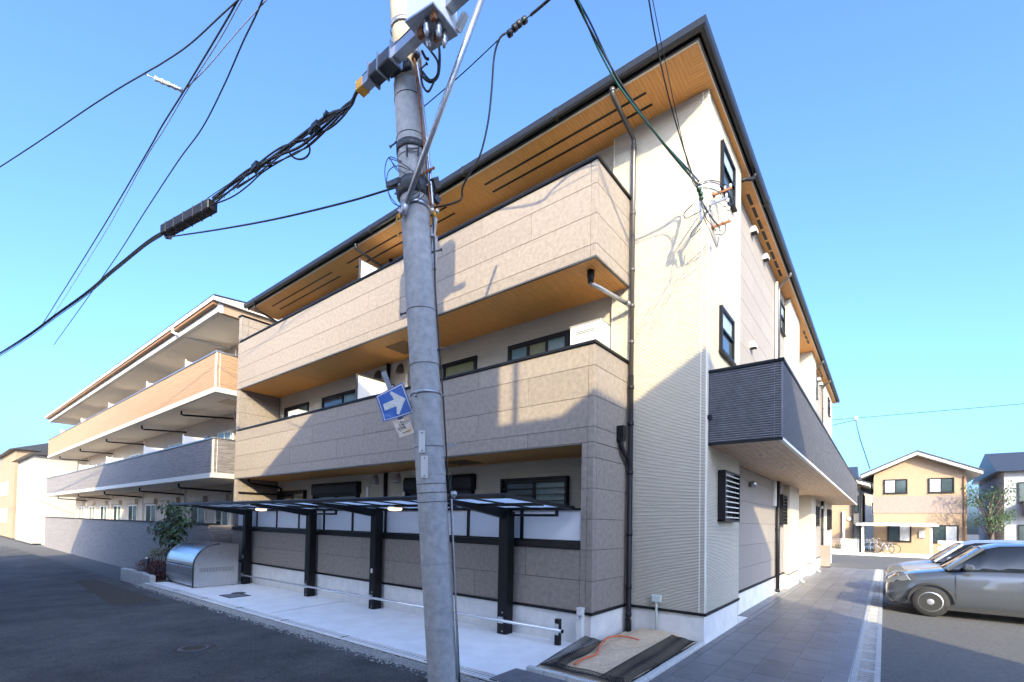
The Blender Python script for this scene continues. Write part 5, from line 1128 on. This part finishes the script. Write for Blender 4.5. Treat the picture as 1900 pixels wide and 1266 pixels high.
# ================================================================== behind the building: lane, houses, shelter, fence, bicycle
BK = 34.5
h1 = thing('house', (-2, 40, 0), 'peach rendered house seen between the balcony and the grey clad house', 'house', 'houses behind the lane')
boxo('wall', -7, 1.55, BK+1.2, 44, 0, 5.2, 'peachp', h1); boxo('corner_post', .95, 1.1, BK+1.0, BK+1.19, 0, 3.0, 'trim_cream', h1)
mb = MB(); mb.prism([(-7.5, BK+.6, 5.2), (-7.5, BK+5, 6.6), (-7.5, 44.5, 5.2)], (0, 0, 0), (9.2, 0, 0)); mb.build('roof', M['roof'], h1)
window(h1, front(BK+1.2), -.9, .2, .9, 2.1, 2, ('glass', 'glass_teal'), fm='trim_cream')
mb = MB(); mb.lathe((1.35, BK+1.2, 2.45), [(.1, 0), (.16, .05), (.1, .12)], (0, -1, 0), 14); mb.build('round_vent', M['white'], h1)
h2 = thing('house', (1.5, 40, 0), 'dark grey clad house with a pale eave behind the end of the access balcony', 'house', 'houses behind the lane')
mb = MB(); mb.box(.4, 2.0, BK+3.6, 46, 0, 4.6); mb.box(1.6, 2.0, BK+.9, BK+3.6, 0, 4.6); mb.build('wall', M['greyhouse'], h2)
mb = MB(); mb.prism([(-1.5, BK+.2, 6.15), (2.55, BK+.2, 4.70), (2.55, BK+.2, 4.88), (-1.5, BK+.2, 6.33)], (0, 0, 0), (0, 11, 0)); mb.build('roof', M['roofwhite'], h2)
mb = MB(); mb.prism([(-1.5, BK+.15, 6.34), (2.6, BK+.15, 4.89), (2.6, BK+.15, 4.95), (-1.5, BK+.15, 6.40)], (0, 0, 0), (0, 11, 0)); mb.build('roof_covering', M['roof'], h2)
mb = MB(); mb.prism([(-1.2, BK+1.0, 4.6), (1.99, BK+1.0, 4.6), (1.99, BK+1.0, 4.88), (-1.2, BK+1.0, 6.0)], (0, 0, 0), (0, .15, 0)); mb.build('gable', M['peachp'], h2)
window(h2, side(2.0), BK+1.6, BK+2.5, 3.0, 4.2, 1, ('glass', 'glass'), hang=True); window(h2, front(BK+.9), 1.66, 1.92, 2.9, 4.1, 1, ('glass', 'glass'), hang=True)
mb = MB(); mb.tube([(2.06, BK+.8, 0), (2.06, BK+.8, 4.6)], .05, 8); mb.build('downpipe', M['blackm'], h2)
h3 = thing('house', (5, 42, 0), 'pale peach house with a brown band at the right end of the lane', 'house', 'houses behind the lane')
HX = 7.6
boxo('wall', 2.72, HX, BK+2.5, 46, 0, 2.9, 'peachp', h3); boxo('band', 2.68, HX+.04, BK+2.46, 46, 2.9, 4.1, 'meter', h3); boxo('wall', 2.72, HX, BK+2.5, 46, 4.1, 5.5, 'peachp', h3)
mb = MB(); mb.prism([(2.0, BK+1.8, 5.42), (5.1, BK+1.8, 6.9), (8.3, BK+1.8, 5.42), (8.3, BK+1.8, 5.6), (5.1, BK+1.8, 7.1), (2.0, BK+1.8, 5.6)], (0, 0, 0), (0, 11, 0)); mb.build('verge_board', M['roofwhite'], h3)
mb = MB(); mb.prism([(1.95, BK+1.75, 5.61), (5.1, BK+1.75, 7.11), (8.35, BK+1.75, 5.61), (8.35, BK+1.75, 5.68), (5.1, BK+1.75, 7.2), (1.95, BK+1.75, 5.68)], (0, 0, 0), (0, 11.1, 0)); mb.build('roof', M['roof'], h3)
mb = MB(); mb.prism([(2.75, BK+2.55, 5.5), (7.55, BK+2.55, 5.5), (7.55, BK+2.55, 5.7), (5.1, BK+2.55, 6.88), (2.75, BK+2.55, 5.7)], (0, 0, 0), (0, .2, 0)); mb.build('gable', M['peachp'], h3)
for a in (3.3, 5.7): window(h3, front(BK+2.5), a, a+1.3, 4.3, 5.3, 2, ('glass_white', 'glass'), fm='blackm', dep=.09); window(h3, front(BK+2.5), a+.2, a+1.5, .9, 2.1, 2, ('glass', 'glass_white'), fm='blackm', dep=.09)
mb = MB(); mb.tube([(HX-.12, BK+2.42, 0), (HX-.12, BK+2.42, 5.4)], .045, 8); mb.build('downpipe', M['browntrim'], h3); boxo('meter_box', 5.2, 5.5, BK+2.38, BK+2.499, 1.2, 1.7, 'galv', h3)
h4 = thing('house', (16, 46, 0), 'grey clad house far right beyond the parked cars', 'house', 'houses behind the lane')
boxo('wall', 9.4, 17, BK+3, 48, 0, 5.6, 'houseB', h4); mb = MB(); mb.prism([(9.0, BK+2.4, 5.6), (9.0, BK+7, 7.3), (9.0, 48.5, 5.6)], (0, 0, 0), (8.4, 0, 0)); mb.build('roof', M['roof'], h4)
boxo('balcony', 10.2, 14.5, BK+2.1, BK+2.99, 2.7, 3.7, 'meter', h4, .02)
for a in (10.0, 12.4, 14.8): window(h4, front(BK+3), a, a+1.4, 1, 2.2, 2, ('glass', 'glass_white'), fm='blackm', dep=.09); window(h4, front(BK+3), a, a+1.4, 3.6, 4.9, 2, ('glass', 'glass_white'), fm='blackm', dep=.09)
gw = thing('block_wall', (9, BK, 0), 'low grey block wall beside the pale peach house at the far right', 'wall')
for r_ in range(5):
    for c_ in range(12): boxo('block', 6.0+c_*.4+(.2 if r_ % 2 else 0), 6.0+c_*.4+(.2 if r_ % 2 else 0)+.39, BK-.1, BK+.05, .09+r_*.2, .09+r_*.2+.19, 'conc', gw, .008)
gt = thing('garden_tree', (8.5, BK+1.2, .1), 'leafy green garden tree between the far houses on the right', 'tree'); t0 = Vector((8.5, BK+1.2, .1))
mb = MB(); mb.tube(smooth_path([t0, t0+Vector((.1, 0, 1.4)), t0+Vector((0, .1, 2.6)), t0+Vector((.2, 0, 4.0))], 5), [.14-.007*i for i in range(16)], 8)
lobes = [(rnd.uniform(-.9, .9), rnd.uniform(-.8, .8), rnd.uniform(2.0, 4.6)) for _ in range(16)]
for q in lobes: mb.tube([t0+Vector((0, 0, q[2]*.55)), t0+Vector(q)], .025, 5)
mb.build('trunk', M['bark'], gt); mb = MB()
for q in lobes: leaf_cloud(mb, t0+Vector(q), (.5, .5, .4), 130, .16, rnd, droop=.2)
mb.build('crown', M['leaf'], gt)
h5 = thing('house', (1.5, 70, 0), 'distant pale house glimpsed between the grey house and the right hand house', 'house', 'houses behind the lane')
boxo('wall', -1, 4.5, 52, 60, 0, 5.5, 'houseA', h5); mb = MB(); mb.prism([(-1.4, 51.5, 5.5), (1.7, 51.5, 7.0), (4.9, 51.5, 5.5)], (0, 0, 0), (0, 9, 0)); mb.build('roof', M['roof'], h5); window(h5, front(52), 2.3, 3.0, 3.2, 4.4, 1, ('glass', 'glass'), hang=True, fm='trim_cream')
# small white shelter and bicycle
cp = thing('bicycle_shelter', (2.3, BK, 0), 'small white flat roofed shelter over a parked bicycle at the far end', 'shelter')
boxo('post', 2.10, 2.22, BK-.6, BK-.48, .05, 2.0, 'roofwhite', cp); boxo('post', 5.6, 5.72, BK-.6, BK-.48, .05, 2.0, 'roofwhite', cp); boxo('post', 2.10, 2.22, BK+1.6, BK+1.72, .05, 2.0, 'roofwhite', cp)
mb = MB(); mb.prism([(1.8, BK-.9, 1.98), (1.8, BK-.9, 2.12), (1.8, BK+2, 2.22), (1.8, BK+2, 2.08)], (0, 0, 0), (4.2, 0, 0)); mb.build('roof', M['roofwhite'], cp)
def bicycle(x, y, z, label):
    t = thing('bicycle', (x, y, z), label, 'bicycle')
    for wx in (-.5, .52):
        mb = MB(); mb.tube([(x+wx+.32*math.cos(a), y, z+.33+.32*math.sin(a)) for a in [k*.2618 for k in range(24)]], .022, 6, closed=True); w = mb.build('wheel', M['tyre'], t)
        mb = MB(); 
        for k in range(8): a = k*.7854; mb.tube([(x+wx, y, z+.33), (x+wx+.3*math.cos(a), y, z+.33+.3*math.sin(a))], .004, 4)
        mb.build('spokes', M['galv'], w)
    mb = MB(); f = [(x-.5, y, z+.33), (x-.38, y, z+.85), (x+.15, y, z+.33), (x+.28, y, z+.80), (x+.52, y, z+.33)]
    for a, b in ((0, 1), (1, 2), (2, 3), (3, 4), (2, 4)): mb.tube([f[a], f[b]], .018, 6)
    mb.build('frame', M['galv'], t); mb = MB(); mb.obox(Vector((x+.31, y, z+.88)), Vector((1, 0, 0)), Vector((0, 1, 0)), Vector((0, 0, 1)), .13, .07, .035); mb.build('saddle', M['tyre'], t, .02)
    mb = MB(); mb.tube([(x-.38, y, z+.85), (x-.40, y, z+1.0), (x-.36, y-.25, z+1.03), (x-.25, y-.28, z+1.02)], .014, 6); mb.tube([(x-.40, y, z+1.0), (x-.36, y+.25, z+1.03), (x-.25, y+.28, z+1.02)], .014, 6); mb.build('handlebar', M['steel'], t)
    mb = MB(); mb.box(x-.78, x-.48, y-.17, y+.17, z+.72, z+.74); 
    for zz in (.80, .88, .96): mb.tube([(x-.78, y-.17, z+zz), (x-.46, y-.17, z+zz), (x-.46, y+.17, z+zz), (x-.78, y+.17, z+zz), (x-.78, y-.17, z+zz)], .008, 4)
    for a, b in ((-.78, -.17), (-.46, -.17), (-.46, .17), (-.78, .17)): mb.tube([(x+a, y+b, z+.73), (x+a, y+b, z+.97)], .008, 4)
    mb.build('basket', M['galv'], t)
bicycle(3.0, BK-.3, .1, 'silver city bicycle with a front basket parked under the white shelter')
bicycle(3.35, BK+.5, .1, 'second bicycle half hidden behind the silver one under the white shelter')
# fence of upright slats and flower trough
fn = thing('slat_fence', (.9, BK-.3, .1), 'low pale fence of upright slats in front of the peach house', 'fence')
for zz in (.35, .85): boxo('rail', -1.2, 1.95, BK-.28, BK-.25, zz, zz+.05, 'galv', fn)
for i in range(30): x = -1.2+i*.107; boxo('slat', x, x+.055, BK-.31, BK-.281, .12, 1.05, 'trim_cream' if i > 19 else 'meter', fn)
mb = MB(); mb.box(-.9, 1.7, BK-.85, BK-.5, .05, .32); tag(mb.build('flower_trough', M['conc']), 'long concrete trough below the pale slat fence', 'trough')
shrub((.0, BK-.7, .45), (.5, .2, .25), 400, 'leaf_red', 'small reddish shrub in the trough before the pale slat fence', .09)
shrub((.9, BK-.7, .45), (.4, .2, .2), 300, 'leaf', 'small green shrub in the trough before the pale slat fence', .09)
# far line with its insulator and drop wire
fa, fb, fc_ = at_d(1500, 783, 40), at_d(1588, 776, 36), at_d(2300, 715, 26)
cable('power_line', [fa, fb, fc_], .02, 'cable_green', 'thin line crossing the sky beyond the far end of the building', 'far lines'); cable('power_line', [at_d(1500, 800, 42), at_d(1572, 783, 37), at_d(1588, 780, 36)], .02, 'cable', 'second thin line joining the far insulator from the left', 'far lines')
cable('power_line', [at_d(1588, 780, 36), at_d(1596, 815, 36), at_d(1606, 845, 37), at_d(1614, 870, 38)], .03, 'cable_green', 'green drop wire hanging from the far insulator to the right hand house', 'far lines')
mb = MB(); mb.lathe(at_d(1588, 777, 36), [(.08, -.14), (.14, -.08), (.10, 0), (.14, .08), (.08, .14)], (0, 0, 1), 10); o = mb.build('line_insulator', M['white']); tag(o, 'small pale insulator on the far line right of the building', 'insulator')

# ================================================================== parked cars beside the path (front ends towards the path)
def car(x, y, paint, label):
    """front bumper at x, centre line at y, pointing towards -x"""
    t = thing('parked_car', (x+1.9, y, -.03), label, 'car', 'cars parked beside the path'); g0 = -.03
    st = [(0, .60, .30, .55), (.05, .70, .22, .66), (.18, .78, .18, .76), (.5, .82, .17, .86), (1.0, .84, .17, .95), (1.15, .84, .17, .98), (2.2, .85, .17, 1.0), (3.0, .85, .17, 1.02), (3.55, .82, .18, 1.0), (3.75, .76, .25, .95), (3.8, .68, .35, .80)]
    mb = MB(); rows = []
    for s, w, z0, z1 in st:
        zm = (z0+z1)/2; rows.append([(x+s, y-w+.10, g0+z0), (x+s, y-w+.02, g0+z0+.08), (x+s, y-w-.01, g0+zm), (x+s, y-w+.01, g0+z1-.12), (x+s, y-w+.07, g0+z1-.02), (x+s, y-w+.2, g0+z1+.02), (x+s, y, g0+z1+.045), (x+s, y+w-.2, g0+z1+.02), (x+s, y+w-.07, g0+z1-.02), (x+s, y+w-.01, g0+z1-.12), (x+s, y+w+.01, g0+zm), (x+s, y+w-.02, g0+z0+.08), (x+s, y+w-.10, g0+z0)])
    mb.grid(rows, True, True); mb.face(rows[0]); mb.face(rows[-1][::-1]); body = mb.build('body', M[paint], t)
    cab = [(.95, .70, .97, .98), (1.45, .66, .97, 1.40), (1.75, .64, .97, 1.50), (2.4, .64, .97, 1.54), (3.1, .63, .97, 1.50), (3.5, .66, .97, 1.22), (3.62, .68, .97, .99)]
    mb = MB(); rows = []
    for s, w, z0, z1 in cab:
        rows.append([(x+s, y-w-.10, g0+z0), (x+s, y-w-.10+.10*(z1-z0)/.55*1.0, g0+z1-.04 if z1-z0 > .1 else g0+z1), (x+s, y-w+.10, g0+z1), (x+s, y, g0+z1+.02), (x+s, y+w-.10, g0+z1), (x+s, y+w+.10-.10*(z1-z0)/.55, g0+z1-.04 if z1-z0 > .1 else g0+z1), (x+s, y+w+.10, g0+z0)])
    mb.grid(rows, True); mb.build('windows', M['carglass'], t)
    mb = MB(); rr_ = []
    for s, w, z1 in ((1.50, .58, 1.435), (1.75, .59, 1.51), (2.4, .59, 1.55), (3.1, .58, 1.51), (3.3, .56, 1.40)): rr_.append([(x+s, y-w-.04, g0+z1-.03), (x+s, y-w+.08, g0+z1+.008), (x+s, y, g0+z1+.03), (x+s, y+w-.08, g0+z1+.008), (x+s, y+w+.04, g0+z1-.03)])
    mb.grid(rr_, True); mb.build('roof', M[paint], t)
    for sy in (-1, 1):
        w = .74*sy
        for a, b in (((.98, .98), (1.52, 1.44)), ((2.35, .99), (2.35, 1.50)), ((3.6, .99), (3.25, 1.42))):
            mb = MB(); mb.bar((x+a[0], y+w+.055*sy, g0+a[1]), (x+b[0], y+w-.055*sy, g0+b[1]), .05, .03, (0, sy, 0)); mb.build('pillar', M[paint], t)
        mb = MB(); mb.obox(Vector((x+1.28, y+.93*sy, g0+1.06)), Vector((1, 0, 0)), Vector((0, 1, 0)), Vector((0, 0, 1)), .08, .09, .06); mb.build('mirror', M[paint], t, .03)
        mb = MB(); mb.prism([(x+.03, y+.42*sy, g0+.60), (x+.10, y+.66*sy, g0+.62), (x+.42, y+.80*sy, g0+.72), (x+.36, y+.77*sy, g0+.82), (x+.10, y+.60*sy, g0+.73), (x+.045, y+.42*sy, g0+.67)], (0, 0, 0), (-.03, .02*sy, .012)); mb.build('headlight', M['carlight'], t)
        mb = MB(); mb.box(x+2.33, x+2.338, min(y+.845*sy, y+.852*sy), max(y+.845*sy, y+.852*sy), g0+.3, g0+.93); mb.box(x+1.1, x+1.108, min(y+.845*sy, y+.852*sy), max(y+.845*sy, y+.852*sy), g0+.3, g0+.93); d_ = mb.build('door_gap', M['tyre'], t)
        mb = MB(); mb.tube([(x+2.05, y+.855*sy, g0+.82), (x+2.07, y+.875*sy, g0+.82), (x+2.22, y+.875*sy, g0+.82), (x+2.24, y+.855*sy, g0+.82)], .012, 6); mb.build('door_handle', M['steel'], t)
        mb = MB(); mb.box(x+.95, x+3.4, min(y+.80*sy, y+.865*sy), max(y+.80*sy, y+.865*sy), g0+.17, g0+.25); mb.build('side_sill', M['tyre'], t)
        for s in (.72, 3.05):
            mb = MB(); mb.lathe((x+s, y+.72*sy, g0+.31), [(.20, -.10), (.29, -.10), (.31, -.07), (.31, .10), (.29, .135), (.20, .14)], (0, sy, 0), 24); w_ = mb.build('wheel', M['tyre'], t)
            mb = MB(); mb.lathe((x+s, y+.72*sy, g0+.31), [(.205, .13), (.20, .143), (.12, .125), (.04, .145), (.01, .147)], (0, sy, 0), 20); mb.build('rim', M['galv'], w_)
            mb = MB(); ar = [(x+s+.36*math.cos(a), y+.86*sy, g0+.31+.36*math.sin(a)) for a in [k*math.pi/12 for k in range(13)]]; mb.tube(ar, .03, 6); mb.build('wheel_arch', M['tyre'], t)
    mb = MB(); mb.box(x-.005, x+.03, y-.36, y+.36, g0+.36, g0+.50); mb.build('grille', M['tyre'], t); mb = MB(); mb.box(x-.012, x-.0055, y-.165, y+.165, g0+.38, g0+.46); mb.build('number_plate', M['white'], t)
car(3.36, 7.75, 'carpaint', 'dark grey hatchback parked with its front end at the path edge')
car(3.36, 10.9, 'carpaint2', 'silver hatchback parked behind the dark grey one beside the path')
